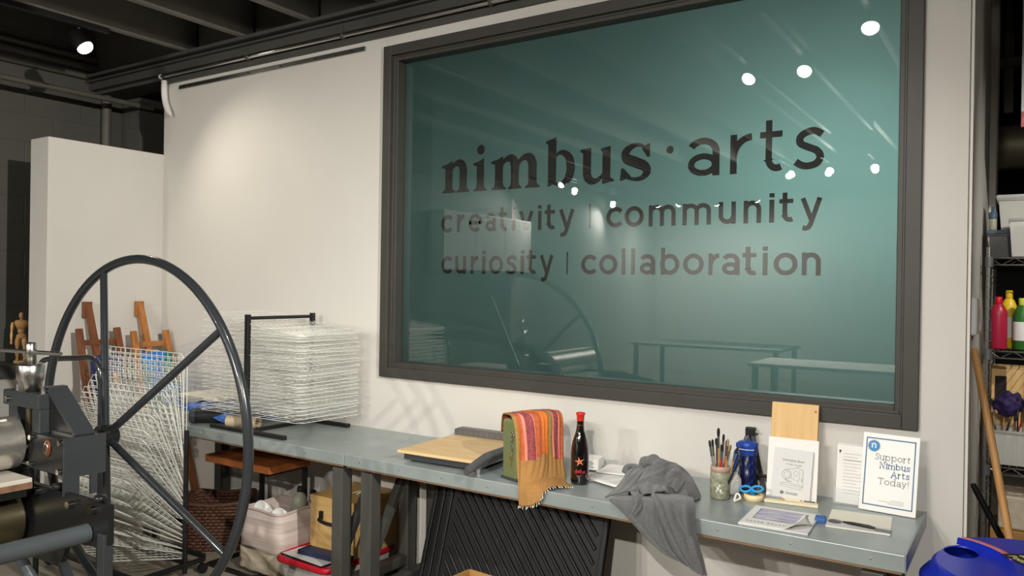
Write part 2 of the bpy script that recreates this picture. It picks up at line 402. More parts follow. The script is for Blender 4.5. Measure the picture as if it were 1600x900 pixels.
struct(MB().box(-6.1, 0.22, 0, -5.85, 0.62, 3.56), 'wall_pilaster', 'block')
struct(MB().bbox(-5.40, -0.79, 0, -5.176, 0.19, 2.503, 0.003), 'wall_partition', 'wall')
struct(MB().box(-6.1, -11.2, 0, 5.0, -11.0, 3.56), 'wall_back', 'wall')
struct(MB().box(5.0, -11.2, 0, 5.2, 5.2, 3.56), 'wall_right', 'wall')
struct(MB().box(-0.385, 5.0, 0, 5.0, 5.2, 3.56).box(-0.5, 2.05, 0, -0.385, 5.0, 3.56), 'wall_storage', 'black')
struct(MB().box(-6.1, -4.0, 0, -5.75, 0.2, 0.93), 'wall_low', 'greywall')
struct(MB().box(-6.1, -4.0, 0.93, -5.72, 0.2, 1.012), 'trim_1', 'darkledge')
# ceiling joists, running away from the white wall
for i in range(1, 18):
    x = -5.41+0.6*i
    y1 = -0.02 if x < -0.3 else 4.9
    struct(MB().box(x-0.022, -10.95, 3.167, x+0.022, y1, 3.555), 'ceiling_joist', 'joist')
# ledger over the white wall: web, flange, lower strip
lg = MB()
lg.box(-6.1, -0.045, 3.065, -0.37, 0.0, 3.15); lg.box(-6.1, -0.10, 3.145, -0.37, 0.0, 3.166); lg.box(-6.1, -0.075, 3.118, -0.37, -0.04, 3.130)
lg.box(-5.15, -0.022, 3.0, -0.37, 0.0, 3.04)
struct(lg, 'trim_2', 'ledger')
# bright rail along the ledger
t = thing('hanging_rail', 'long shiny silver rail running along the top of the white wall', 'rail', (-5.14, -0.05, 3.045))
MB().cyl((-5.14,-0.05,3.045), (-0.42,-0.05,3.045), 0.013, n=14, m='chrome').build('rail_tube', None, t, world=True)
MB().cyl((-5.152,-0.05,3.045), (-5.139,-0.05,3.045), 0.017, n=14, m='white').build('end_cap', None, t, world=True)
for x in (-4.2, -3.35, -2.3, -1.3):
    MB().box(x-0.008, -0.055, 3.055, x+0.008, 0.0, 3.10, 'ledger').box(x-0.008, -0.066, 3.028, x+0.008, -0.034, 3.062, 'brushed').build('bracket', None, t, world=True)
# slim screwed strip under the rail
t = thing('wall_strip', 'slim grey metal strip screwed to the white wall below the silver rail', 'strip', (-4.10, 0, 2.96))
MB().box(-4.989, -0.012, 2.945, -3.211, 0.0, 2.972, 'brushed').build('strip', None, t, world=True)
for i in range(6):
    x = -4.86+i*0.31
    MB().cyl((x,-0.016,2.958), (x,-0.010,2.958), 0.005, n=8, m='blackmetal').build('screw', None, t, world=True)
# white bent conduit at the top left corner of the wall
cp = spline([(-5.135,-0.03,3.02), (-5.132,-0.03,2.93), (-5.115,-0.03,2.86), (-5.075,-0.035,2.80), (-5.035,-0.04,2.765)], 16)
solo(MB().tube(cp, [0.021]*12+[0.02,0.018,0.015,0.012,0.008], 12), 'bent_conduit', 'white', 'short white bent tube at the upper left corner of the white wall', 'pipe')
# conduits on the dark block wall
for nm, z, x, r, y1, lab in (('conduit', 3.30, -6.065, 0.024, 0.21, 'uppermost of the dark grey pipes running along the block wall'),
                         ('conduit', 3.235, -6.06, 0.030, 0.21, 'thick dark grey pipe second from the top along the block wall'),
                         ('conduit', 3.16, -6.068, 0.020, 0.21, 'thin dark grey pipe just under the thick one along the block wall'),
                         ('conduit', 2.962, -5.80, 0.020, 0.30, 'lone lower grey pipe crossing the block wall towards the white wall')):
    m = MB().cyl((x,-5.0,z), (x,y1,z), r, n=14)
    for y in (-3.6, -2.4, -1.2, -0.5):
        m.box(min(x,-6.1), y-0.012, z-0.007, x, y+0.012, z+0.007)
    solo(m, nm, 'pipe', lab, 'pipe')
solo(MB().tube(spline([(-6.05,0.20,3.125), (-6.05,0.14,3.12), (-6.05,0.085,3.08), (-6.05,0.07,2.98), (-6.05,0.07,2.3), (-6.05,0.07,1.6), (-6.05,0.07,1.02)], 40), 0.036, 14), 'riser_pipe', 'pipe',
     'vertical grey pipe bending down the block wall behind the white partition', 'pipe')

# ------------------------------------------------------------------ window with film lettering
win = thing('window_1', None, None, (-1.69, 0, 1.08)); win['kind'] = 'structure'
FX0, FX1, FZ0, FZ1 = -3.055, -0.334, 1.080, 2.941
GX0, GX1, GZ0, GZ1 = -2.976, -0.419, 1.155, 2.865
GY = 0.073
fr = MB()
def ring(mb, x0, x1, z0, z1, w, y0, y1, m):
    mb.bbox(x0, y0, z0, x0+w, y1, z1, 0.003, m); mb.bbox(x1-w, y0, z0, x1, y1, z1, 0.003, m)
    mb.bbox(x0+w, y0, z0, x1-w, y1, z0+w, 0.003, m); mb.bbox(x0+w, y0, z1-w, x1-w, y1, z1, 0.003, m)
ring(fr, FX0, FX1, FZ0, FZ1, 0.056, -0.022, 0.01, 'frame')
fr.build('window_frame', None, win, world=True)
fs = MB(); ring(fs, FX0+0.045, FX1-0.045, FZ0+0.043, FZ1-0.043, 0.040, 0.008, 0.12, 'frame')
ring(fs, FX0+0.045, FX1-0.045, FZ0+0.043, FZ1-0.043, 0.022, 0.002, 0.05, 'frame')
stop_ = fs.build('window_stop', None, win, world=True)
bd = MB(); ring(bd, GX0-0.004, GX1+0.004, GZ0-0.004, GZ1+0.004, 0.010, GY-0.006, GY+0.002, 'bead')
under(bd.build('glazing_bead', None, win, world=True), stop_)
mb_ = MB().box(GX0-0.02, GY, GZ0-0.02, GX1+0.02, GY+0.012, GZ1+0.02, 'film'); pane_ = mb_.build('glass_pane', None, win, world=True)

# lettering: flat cut-outs on the pane. k scales the positions measured on the wall face to the pane
KS = (3.3137+GY)/(3.3137+0.03)
def pl(x0, x1, z0, xh, gw):                                     # glyph box -> pane
    X0, X1 = x0*KS, x1*KS; Z0 = 1.6+(z0-1.6)*KS; H = xh*KS
    return lambda u, v: (X0+u/gw*(X1-X0), Z0+v*H)
def glyph(ch, w):
    """strokes of a plain geometric sans, x-height 1, stroke w; returns (width, [(points, width)])"""
    h = w/2; o = 0.5-h
    if ch == 'o': return 1.0, [(arc(.5,.5,o,o,0,360,40), w)]
    if ch == 'c': return 0.86, [(arc(.5,.5,o,o,42,318,34), w)]
    if ch == 'l': return w, [([(h,0),(h,1.3)], w)]
    if ch == 'i': return w, [([(h,0),(h,1)], w), ([(h,1.10),(h,1.28)], w*1.05)]
    if ch == '|': return w, [([(h,0),(h,1)], w)]
    if ch == 'n': return 0.80, [([(h,0),(h,1)], w), (arc(.4,.6,.4-h,.4-h,180,0,20)+[(.8-h,0)], w)]
    if ch == 'm': return 1.40, [([(h,0),(h,1)], w), (arc(.40,.64,.30,.36-h,180,0,18)+[(.70,0)], w), (arc(1.0,.64,.30,.36-h,180,0,18)+[(1.30,0)], w)]
    if ch == 'u': return 0.80, [([(.8-h,1),(.8-h,0)], w), ([(h,1)]+arc(.4,.4,.4-h,.4-h,180,360,20), w)]
    if ch == 'r': return 0.56, [([(h,0),(h,1)], w), (arc(.56,.40,.56-h,.60-h,180,92,16), w)]
    if ch == 't': return 0.62, [([(.24,1.28)]+[(.24,.30)]+arc(.46,.30,.22,.30-h,180,300,12), w), ([(0,1-h*.9),(.60,1-h*.9)], w*.9)]
    if ch == 'v': return 0.92, [([(.10,1),(.46,.05)], w), ([(.82,1),(.46,.05)], w)]
    if ch == 'y': return 0.92, [([(.10,1),(.48,.05)], w), ([(.82,1),(.44,-.10),(.36,-.24),(.24,-.29),(.10,-.27)], w)]
    if ch == 'e': return 0.98, [([(.06,.50),(1-h,.50)]+arc(.5,.5,o,o,0,312,36), w)]
    if ch == 'a': return 0.78, [(arc(.37,.62,.41-h,.38-h,150,0,20)+[(.78-h,0)], w), (arc(.38,.30,.38-h,.30-h,0,360,32), w*.92)]
    if ch == 'b': return 0.96, [([(h,0),(h,1.3)], w), (arc(.46,.5,o,o,0,360,40), w)]
    if ch == 's':
        p = spline([(.66,.82,0),(.50,.92,0),(.33,.905,0),(.17,.80,0),(.17,.64,0),(.36,.53,0),(.54,.44,0),(.62,.30,0),(.55,.14,0),(.36,.08,0),(.20,.105,0),(.06,.20,0)], 44)
        return 0.72, [([(q.x,q.y) for q in p], w)]
def word(mb, letters, z0, xh, w, y):
    for ch, x0, x1 in letters:
        if ch == '|':
            X = (x0*KS); ribbon(mb, [(X, 1.6+(z0-1.6)*KS), (X, 1.6+(x1-1.6)*KS)], 0.0075, y, lambda u, v: (u, v)); continue
        ww = w/xh if False else w
        gw, st = glyph(ch, ww)
        P = pl(x0, x1, z0, xh, gw)
        for q, (pts, sw) in enumerate(st):
            ribbon(mb, pts, sw, y-0.00012*q, P)
LY = GY-0.0012
mb = MB()
word(mb, [('a',-1.270,-1.126),('r',-1.079,-.984),('t',-.952,-.857),('s',-.816,-.692)], 2.098, 0.169, 0.17, LY)
ribbon(mb, arc(-1.3545*KS, 1.6+(2.227-1.6)*KS, .0088, .0088, 0, 360, 20), 0.0178, LY, lambda u, v: (u, v))
# heavy serif word, drawn as outlines in letter boxes (x-height 1)
def serif(mb, x0, x1, gw, polys, strokes):
    P = pl(x0, x1, 2.0975, 0.172, gw)
    for q, p in enumerate(polys): flatpoly(mb, p, LY-0.00012*q, P)
    for q, (pts, ws) in enumerate(strokes): ribbon(mb, pts, ws, LY-0.00012*(q+len(polys)), P)
def stem(a, b, top, flag=0.14):                                  # bracketed foot, slanted flag serif on top
    return [(a-.12,0),(b+.12,0),(b+.12,.045),(b+.02,.10),(b,.20),(b,top),(a+.10,top-.09),(a-flag,top-.14),(a-flag,top-.20),(a,top-.24),(a,.20),(a-.02,.10),(a-.12,.045)]
def vw(pts, ws, n=30):
    q = spline([(a,b,c) for (a,b),c in zip(pts,ws)], n)
    return [(p.x,p.y) for p in q], [p.z for p in q]
n_arch = lambda x, s: vw([(x,.70),(x+.10,.84),(x+.26,.915),(x+.42,.88),(x+s,.70),(x+s,.50)], [.10,.13,.19,.27,.29,.29])
serif(mb, -2.663, -2.476, 1.14, [stem(.15,.44,1.0), [(.735,.0-.0),(1.14,0),(1.14,.045),(1.045,.10),(1.025,.20),(1.025,.55),(.735,.55),(.735,.20),(.715,.10),(.62,.045),(.62,0)]], [n_arch(.38,.50)])
serif(mb, -2.450, -2.366, .53, [stem(.13,.42,1.0)], [(arc(.29,1.26,.075,.075,0,360,20), .15)])
serif(mb, -2.338, -2.033, 1.80, [stem(.15,.44,1.0), [(.72,0),(1.12,0),(1.12,.045),(1.03,.10),(1.01,.20),(1.01,.60),(.74,.60),(.74,.20),(.72,.10),(.64,.045),(.64,0)], [(1.32,0),(1.76,0),(1.76,.045),(1.66,.10),(1.64,.20),(1.64,.60),(1.36,.60),(1.36,.20),(1.34,.10),(1.24,.045),(1.24,0)]], [n_arch(.38,.495), n_arch(.98,.515)])
serif(mb, -2.007, -1.842, 1.0, [[(.06,0),(.16,0),(.36,.10),(.36,1.42),(.29,1.38),(0,1.30),(0,1.25),(.08,1.20),(.09,.10)]], [vw([(.30,.80),(.44,.93),(.62,.93),(.80,.78),(.86,.50),(.79,.22),(.60,.06),(.40,.05),(.26,.10)], [.06,.10,.17,.25,.28,.25,.16,.10,.07], 40)])
serif(mb, -1.812, -1.632, 1.12, [[(0,.97),(.36,1.0),(.36,.40),(.09,.40),(.09,.86),(0,.90)], [(.68,.96),(1.0,1.0),(1.0,.14),(1.12,.08),(1.12,.03),(.74,-.03),(.74,.86),(.68,.89)]], [vw([(.225,.42),(.24,.22),(.36,.08),(.52,.07),(.66,.14),(.78,.26)], [.27,.27,.22,.15,.11,.07])])
serif(mb, -1.605, -1.438, .98, [[(.84,.97),(.90,.97),(.90,.62),(.82,.62),(.66,.86)], [(.06,.36),(.13,.36),(.36,.12),(.08,.02),(.02,.04)]], [vw([(.80,.84),(.62,.95),(.40,.94),(.20,.80),(.22,.62),(.48,.50),(.74,.38),(.82,.22),(.68,.07),(.46,.04),(.22,.10)], [.08,.09,.14,.22,.27,.29,.27,.22,.14,.10,.08], 50)])
under(mb.build('wordmark_lettering', 'letter', win, world=True), pane_)
mb = MB()
word(mb, [('c',-2.66,-2.588),('r',-2.555,-2.507),('e',-2.478,-2.392),('a',-2.368,-2.305),('t',-2.285,-2.233),('i',-2.202,-2.184),('v',-2.160,-2.074),('i',-2.047,-2.028),('t',-2.008,-1.948),('y',-1.926,-1.841),
          ('|',-1.757,2.0),('c',-1.668,-1.585),('o',-1.573,-1.478),('m',-1.453,-1.324),('m',-1.290,-1.161),('u',-1.126,-1.051),('n',-1.017,-.943),('i',-.909,-.889),('t',-.868,-.810),('y',-.783,-.698)], 1.884, 0.096, 0.205, LY)
word(mb, [('c',-2.656,-2.585),('u',-2.562,-2.492),('r',-2.460,-2.412),('i',-2.386,-2.366),('o',-2.342,-2.256),('s',-2.236,-2.172),('i',-2.147,-2.127),('t',-2.111,-2.054),('y',-2.032,-1.955),
          ('|',-1.876,1.772),('c',-1.799,-1.717),('o',-1.702,-1.608),('l',-1.585,-1.567),('l',-1.537,-1.519),('a',-1.494,-1.418),('b',-1.390,-1.303),('o',-1.285,-1.190),('r',-1.168,-1.120),('a',-1.108,-1.031),('t',-1.019,-.958),('i',-.933,-.913),('o',-.888,-.791),('n',-.774,-.700)], 1.663, 0.094, 0.205, LY)
under(mb.build('tagline_lettering', 'letter', win, world=True), pane_)

# ------------------------------------------------------------------ track lighting
def track_lamp(i, pos, aim, watts, cone, blend, col, label):
    p = Vector(pos); d = (Vector(aim)-p).normalized()
    t = thing('track_spotlight', label, 'spotlight', pos, group='track spotlights')
    b = MB(); b.tube([-d*0.11, -d*0.10, d*0.0], [0.030, 0.044, 0.050], 18, 'blackmetal'); b.build('lamp_housing', None, t)
    b = MB(); x, y = frame_of(d)
    b.lathe([(0.046, 0.0), (0.044, 0.012), (0.034, 0.024), (0.018, 0.031), (0.0, 0.033)], 18, 'bulb', mtx=d.to_track_quat('Z', 'Y').to_matrix().to_4x4()); b.build('lamp_face', None, t)
    top = 3.135-p.z
    b = MB().tube([-d*0.06, Vector((-d.x*0.06, -d.y*0.06, top))], 0.011, 8, 'blackmetal'); b.build('lamp_stem', None, t)
    l = bpy.data.lights.new('spot', 'SPOT'); l.energy = watts; l.spot_size = R(cone); l.spot_blend = blend; l.shadow_soft_size = 0.018 if i == 0 else 0.035
    l.color = col
    o = bpy.data.objects.new('lamp_light', l); COL.objects.link(o); o.parent = t
    o.rotation_euler = d.to_track_quat('-Z', 'Y').to_euler(); o.location = d*0.06
LLAB = ['lit track spotlight under the ceiling joist by the block wall, far left', 'lit spotlight nearest the right end of the window', 'lit spotlight over the middle of the long table', 'lit spotlight left of the one over the middle of the table']
for i, a in enumerate(LAMPS):
    track_lamp(i, *a, LLAB[i] if i < 4 else 'lit ceiling spotlight at the far end of the studio' if i < 14 else 'unseen ceiling spotlight at the right hand side of the studio')
def track(x, y0, y1, lab, group=None):
    solo(MB().bbox(x-0.018, y0, 3.133, x+0.018, y1, 3.166, 0.003), 'light_track', 'blackmetal', lab, 'track', group=group)
track(-4.81, -3.8, -0.62, 'black lighting track under the joist by the block wall')
for x in (-0.738,-1.247,-1.616): track(x, -4.6, -0.9, 'black lighting track above the long table', 'tracks above the table')
for x in (-2.003,-1.504,-2.467,-5.66,-5.548,-4.427,-5.045,-5.922,-3.664,-5.402):
    track(x, -9.9, -6.0, 'black lighting track at the far end of the studio', 'far tracks')
for x in (1.90, 0.55, 1.10): track(x, -6.0, -0.5, 'unseen black lighting track right of the camera', 'right hand tracks')  # unseen tracks, added to carry the right hand lamps

# ------------------------------------------------------------------ long steel topped tables
def steel_table(x0, x1, label, legs):
    t = thing('steel_topped_table', label, 'table', ((x0+x1)/2, -0.3, 0), group='steel topped tables along the wall')
    b = MB(); b.bbox(x0, -0.60, 0.724, x1, -0.004, 0.78, 0.003, 'steel')
    b.build('table_top', None, t, world=True)
    MB().box(x0+0.01, -0.594, 0.716, x1-0.01, -0.01, 0.7238, 'bededge').build('top_core', None, t, world=True)
    for x in legs:
        for y in (-0.555, -0.065):
            MB().bbox(x-0.034, y-0.034, 0, x+0.034, y+0.034, 0.705, 0.003, 'legpaint').build('leg', None, t, world=True)
        MB().bar((x, -0.53, 0.30), (x, -0.30, 0.69), 0.04, 0.03, 'legpaint').build('brace', None, t, world=True)
        MB().bbox(x-0.03, -0.52, 0.10, x+0.03, -0.10, 0.15, 0.003, 'legpaint').build('stretcher', None, t, world=True)
    b = MB()
    n = 10
    for i in range(n):
        x = x0+0.1+(x1-x0-0.2)*i/(n-1); b.ball((x, -0.6005, 0.752), 0.004, 'brushed', (1,.5,1), 5)
    b.build('edge_nail', None, t, world=True)
    return t
t = steel_table(-4.45, -2.737, 'long steel topped table holding the white wire drying rack, left of the seam', (-4.38, -2.79))
t = steel_table(-2.733, -0.304, 'long steel topped table holding the wine bottle and grey sweater, right of the seam', (-2.60, -0.40))
MB().box(-0.304, -0.60, 0.724, -0.302, -0.004, 0.781, 'steel').build('end_plate', None, t, world=True)

# ------------------------------------------------------------------ wire drying racks
def wire_shelf_mesh(w, d, nl, nc, r=0.0022, side=4, rounded=True):
    """flat wire grid: x 0..w (away from the hinge), y -d/2..d/2"""
    b = MB(); c = 0.03
    loop = [(0,-d/2,0), (w-c,-d/2,0), (w,-d/2+c,0), (w,d/2-c,0), (w-c,d/2,0), (0,d/2,0)]
    b.tube(loop, r*1.25, side, 'wire', closed=True, smooth=False)
    for i in range(1, nl):
        y = -d/2+d*i/nl; b.tube([(0,y,r),(w,y,r)], r*0.85, side, 'wire', caps=False, smooth=False)
    for i in range(1, nc):
        x = w*i/nc; b.tube([(x,-d/2,-r),(x,d/2,-r)], r*0.85, side, 'wire', caps=False, smooth=False)
    return b
# table rack
t = thing('drying_rack', 'table top drying rack of stacked white wire shelves with a black frame', 'rack', (-3.53, -0.31, 0.78))
for y in (-0.545, -0.085):
    MB().bbox(-3.83, y-0.014, 0.78, -3.22, y+0.014, 0.802, 0.003, 'blackmetal').build('foot', None, t, world=True)
MB().bbox(-3.545, -0.545, 0.78, -3.515, -0.085, 0.800, 0.003, 'blackmetal').build('crossbar', None, t, world=True)
for y in (-0.545, -0.085):
    MB().bbox(-3.543, y-0.012, 0.80, -3.517, y+0.012, 1.425, 0.002, 'blackmetal').build('post', None, t, world=True)
MB().cyl((-3.53,-0.545,1.405), (-3.53,-0.085,1.405), 0.010, n=10, m='blackmetal').build('top_bar', None, t, world=True)
src = wire_shelf_mesh(0.82, 0.45, 12, 7, 0.0014)
src.v = [v-Vector((0.41,0,0)) for v in src.v]
sh = None
for i in range(25):
    z = 0.868+0.0212*i
    if sh is None: sh = src.build('wire_shelf', None, t); o = sh
    else: o = sh.copy(); COL.objects.link(o); o.parent = t
    rnd = random.uniform(-1, 1)
    tilt = R(0.7*rnd + (0.0 if i < 20 else (i-20)*0.5))
    if i == 24: tilt = R(6.5)
    if i == 23: tilt = R(4.0)
    o.location = (0.0+random.uniform(-.008,.008), random.uniform(-.006,.006), z-0.78); o.rotation_euler = (R(random.uniform(-.9,.9)), tilt, R(random.uniform(-.7,.7)))
# floor rack: shelves hinged on two posts, fanned from level to upright
A = Vector((-3.76,-0.75,0)); B = Vector((-4.57,-0.76,0)); ax = (A-B).normalized()
out = Vector((ax.y, -ax.x, 0)); wdt = (A-B).length
mid = (A+B)/2
t = thing('drying_rack', 'floor standing drying rack of fanned white wire shelves behind the big wheel', 'rack', mid)
rot = Matrix((out, ax, Vector((0,0,1)))).transposed()       # local x = out, y = along the hinge
def L(p): return mid+rot @ Vector(p)
hw = wdt/2
for s in (-1, 1):
    MB().tube([L((0,s*hw,0.03)), L((0,s*hw,0.80))], 0.013, 10, 'blackmetal').build('post', None, t, world=True)
    MB().tube([L((-0.12,s*hw,0.075)), L((0.30,s*hw,0.075))], 0.014, 10, 'blackmetal').build('foot', None, t, world=True)
    for k in (-0.11, 0.29):
        b = MB().cyl(L((k,s*hw-0.011,0.028)), L((k,s*hw+0.011,0.028)), 0.028, n=14, m='blackmetal'); b.build('caster', None, t, world=True)
for k in (-0.12, 0.0, 0.30):
    MB().bar(L((k,-hw,0.09)), L((k,hw,0.09)), 0.022, 0.022, 'blackmetal').build('base_bar', None, t, world=True)
src = wire_shelf_mesh(0.43, wdt-0.03, 15, 13, 0.0020)
sh = None
NS = 27
for i in range(NS):
    f = i/(NS-1); z = 0.12+0.66*f
    ang = 14+76*min(1.0, f*1.05)**0.75
    if sh is None: sh = src.build('wire_shelf', None, t); o = sh
    else: o = sh.copy(); COL.objects.link(o); o.parent = t
    e = rot.to_4x4() @ Matrix.Rotation(-R(ang), 4, 'Y') @ Matrix.Rotation(R(random.uniform(-2,2)), 4, 'X')
    o.matrix_local = Matrix.Translation(Vector((0,0,z))) @ e

# ------------------------------------------------------------------ etching press
t = thing('etching_press', 'charcoal etching press with polished steel rollers and a tall spoked hand wheel', 'press', (-3.18, -1.75, 0))
PW = dict(parent=t, world=True)
wc = Vector((-3.18, -1.39, 0.950)); WR = 0.742
wheel = MB().tube([wc+Vector((WR*math.cos(2*PI*i/96), 0, WR*math.sin(2*PI*i/96))) for i in range(96)], 0.0195, 14, 'wheel', closed=True).build('hand_wheel', None, **PW)
hub = Vector((-3.18, -1.515, 0.955))
under(MB().cyl(hub+Vector((0,-0.035,0)), hub+Vector((0,0.03,0)), 0.045, n=24, m='pressblack').cyl(hub+Vector((0,0.028,0)), hub+Vector((0,0.045,0)), 0.022, n=16, m='chrome').build('wheel_hub', None, **PW), wheel)
for a in (111, 39, -33, -105, 183):
    d = Vector((math.cos(R(a)), 0, math.sin(R(a))))
    under(MB().tube([hub+d*0.03, wc+d*WR], 0.0155, 12, 'wheel').build('spoke', None, **PW), wheel)
    under(MB().cyl(hub+d*0.032+Vector((0,-0.02,0)), hub+d*0.032+Vector((0,0.022,0)), 0.008, n=8, m='chrome').build('hub_bolt', None, **PW), wheel)
MB().cyl((-3.18,-1.63,0.955), (-3.18,-1.50,0.955), 0.026, n=16, m='brushed').build('wheel_axle', None, **PW)
# gear housing block with two faces
xg, yn = -2.986, -1.786
MB().bbox(-3.256, yn, 0.862, xg-0.012, -1.64, 1.004, 0.004, 'pressblack').build('bearing_housing', None, **PW)
gp = MB().prism([(yn,1.006),(-1.628,1.006),(-1.628,0.855),(-1.662,0.855),(-1.662,0.78),(-1.685,0.78),(-1.685,0.855),(-1.728,0.856),(-1.728,0.79),(-1.786,0.79)], xg-0.012, xg, 'yz', 'press')
gp.build('gear_side_plate', None, **PW)
for p in ((-3.224,0.985),(-3.006,0.989),(-3.226,0.880),(-3.012,0.880)):
    MB().cyl((p[0],yn-0.013,p[1]), (p[0],yn+0.01,p[1]), 0.011, n=8, m='chrome').build('hex_bolt', None, **PW)
b = MB().lathe([(0.0,0.0),(0.021,0.0),(0.027,0.002),(0.027,0.006),(0.0,0.006)], 24, 'easeldark', mtx=Matrix.Translation((-3.106,yn-0.006,0.957)) @ Matrix.Rotation(PI/2,4,'X') @ Matrix.Diagonal((0.85,1.25,-1,1)))
b.lathe([(0.012,0.0),(0.018,0.0),(0.018,0.003),(0.012,0.003)], 24, 'brushed', mtx=Matrix.Translation((-3.106,yn-0.006,0.957)) @ Matrix.Rotation(PI/2,4,'X') @ Matrix.Diagonal((0.85,1.25,1,1)))
b.build('maker_badge', None, **PW)
# yoke over the roller end, posts, screw and T handle
MB().bbox(-3.468, yn, 1.092, -3.184, -1.716, 1.152, 0.004, 'press').build('yoke', None, **PW)
MB().bbox(-3.445, -1.775, 0.86, -3.372, -1.725, 1.092, 0.003, 'press').build('yoke_post', None, **PW)
MB().bbox(-3.245, -1.780, 1.00, -3.184, -1.735, 1.092, 0.003, 'press').build('yoke_post', None, **PW)
MB().cyl((-3.415,-1.80,1.118), (-3.415,-1.775,1.118), 0.011, n=8, m='chrome').build('yoke_bolt', None, **PW)
MB().cyl((-3.318,-1.75,0.98), (-3.318,-1.75,1.10), 0.017, n=14, m='drum').build('pressure_screw', None, **PW)
sc = (-3.325, -1.748, 1.15)
b = MB().lathe([(0.0,0),(0.041,0),(0.042,0.036),(0.050,0.050),(0.051,0.106),(0.046,0.112),(0.0,0.112)], 28, 'brushed', sc); col_ = b.build('adjuster_collar', None, **PW)
under(MB().lathe([(0.0,0.11),(0.020,0.11),(0.020,0.192),(0.015,0.197),(0.0,0.197)], 20, 'brushed', sc).build('adjuster_shaft', None, **PW), col_)
d = Vector((0.98, 0.18, 0)).normalized(); c = Vector((-3.325,-1.748,1.308))
under(MB().cyl(c-d*0.30, c+d*0.17, 0.0085, n=12, m='brushed').build('turn_bar', None, **PW), col_)
for x in (-3.44, -3.235):
    MB().cyl((x,-1.735,1.15), (x,-1.735,1.172), 0.020, n=6, m='brushed').build('yoke_nut', None, **PW)
# sloping gear guard
pr = [(xg-0.255,1.006),(xg,1.022),(-3.184,1.176),(xg-0.255,1.176)]
b = MB().prism([(-3.18,1.012),(-2.998,1.012),(-3.18,1.160)], -1.745, -1.735, 'xz', 'pressblack')
b.add([(-3.195,-1.748,1.178),(-2.982,-1.748,1.015),(-2.982,-1.672,1.015),(-3.195,-1.672,1.178),(-3.203,-1.748,1.166),(-2.992,-1.748,1.003),(-2.992,-1.672,1.003),(-3.203,-1.672,1.166)],
      [(0,1,2,3),(7,6,5,4),(0,4,5,1),(1,5,6,2),(2,6,7,3),(3,7,4,0)], 'press')
b.box(-3.225,-1.748,1.168,-3.190,-1.672,1.178,'press')
b.build('gear_guard', None, **PW)
# rollers and bed (run along y towards the near frame)
MB().cyl((-3.345,-1.80,0.955), (-3.345,-2.90,0.955), 0.102, n=48, m='roller').cyl((-3.345,-1.80,0.955),(-3.345,-1.76,0.955),0.04,n=20,m='brushed').build('upper_roller', None, **PW)
MB().cyl((-3.345,-1.80,0.655), (-3.345,-2.90,0.655), 0.106, n=48, m='drum').cyl((-3.345,-1.80,0.655),(-3.345,-1.74,0.655),0.04,n=20,m='brushed').build('lower_roller', None, **PW)
MB().bbox(-4.55, -2.85, 0.806, -3.158, -1.815, 0.843, 0.003, 'bed').bbox(-4.55, -2.85, 0.802, -3.157, -1.8145, 0.828, 0.002, 'bededge').build('press_bed', None, **PW)
MB().box(-4.5, -2.84, 0.772, -3.17, -1.83, 0.802, 'pressblack').build('bed_rack', None, **PW)
# far side frame
b = MB().prism([(-3.75,0.86),(-3.256,0.86),(-3.256,0.805),(-2.69,0.805),(-2.69,0.668),(-2.72,0.648),(-2.96,0.628),(-3.02,0.52),(-3.62,0.52),(-3.75,0.62)], yn+0.004, yn+0.024, 'xz', 'pressblack')
b.build('side_frame', None, **PW)
b = MB().prism([(-3.75,0.86),(-3.02,0.86),(-2.69,0.805),(-2.69,0.66),(-3.62,0.52),(-3.75,0.62)], -2.92, -2.90, 'xz', 'pressblack'); b.build('side_frame', None, **PW)
for p in ((-2.930,0.772),(-2.778,0.779),(-3.174,0.786)):
    MB().cyl((p[0],yn-0.018,p[1]), (p[0],yn+0.01,p[1]), 0.014, n=10, m='chrome').build('frame_bolt', None, **PW)
MB().lathe([(0,0),(0.018,0),(0.024,0.010),(0.020,0.022),(0,0.026)], 16, 'pressblack', (-2.765,-1.772,0.806)).build('frame_knob', None, **PW)
MB().lathe([(0,0),(0.018,0),(0.024,0.010),(0.020,0.022),(0,0.026)], 16, 'pressblack', (-3.05,-1.772,0.806)).build('frame_knob', None, **PW)
for x, y in ((-2.722,-1.775), (-3.70,-1.775), (-2.722,-2.91), (-3.70,-2.91)):
    MB().bbox(x-0.022, y-0.018, 0, x+0.022, y+0.018, 0.70, 0.003, 'press').build('leg', None, **PW)
for z in (0.14, ):
    MB().bbox(-3.70, -1.79, z-0.02, -2.72, -1.76, z+0.02, 0.003, 'pressblack').build('foot_rail', None, **PW)
    MB().bbox(-3.70, -2.925, z-0.02, -2.72, -2.895, z+0.02, 0.003, 'pressblack').build('foot_rail', None, **PW)
MB().tube([(-2.82,-1.785,0.688), (-2.82,-2.90,0.688)], 0.033, 20, 'presstube').build('tie_tube', None, **PW)
MB().tube([(-3.02,-1.95,0.655), (-2.72,-1.80,0.18)], 0.019, 12, 'presstube').build('brace_tube', None, **PW)
MB().bar((-3.02,-1.77,0.535), (-2.73,-1.77,0.22), 0.03, 0.02, 'press').build('brace_bar', None, **PW)

# bent tube stand behind the press
b = MB(); y = -1.27
b.tube(spline([(-4.265,y,0.000), (-4.260,y,0.400), (-4.256,y,0.800), (-4.252,y,1.097), (-4.238,y,1.159), (-4.185,y,1.189), (-4.044,y,1.203), (-3.885,y,1.216), (-3.770,y,1.225), (-3.709,y,1.207), (-3.678,y,1.150), (-3.669,y,0.982), (-3.664,y,0.400), (-3.664,y,0.000)], 70), 0.014, 12, 'wheel')
b.bar((-4.262,y,0.25), (-3.665,y,0.25), 0.02, 0.02, 'wheel')
solo(b, 'tube_stand', None, 'black bent tube stand behind the wheel rim, in front of the easels', 'stand')

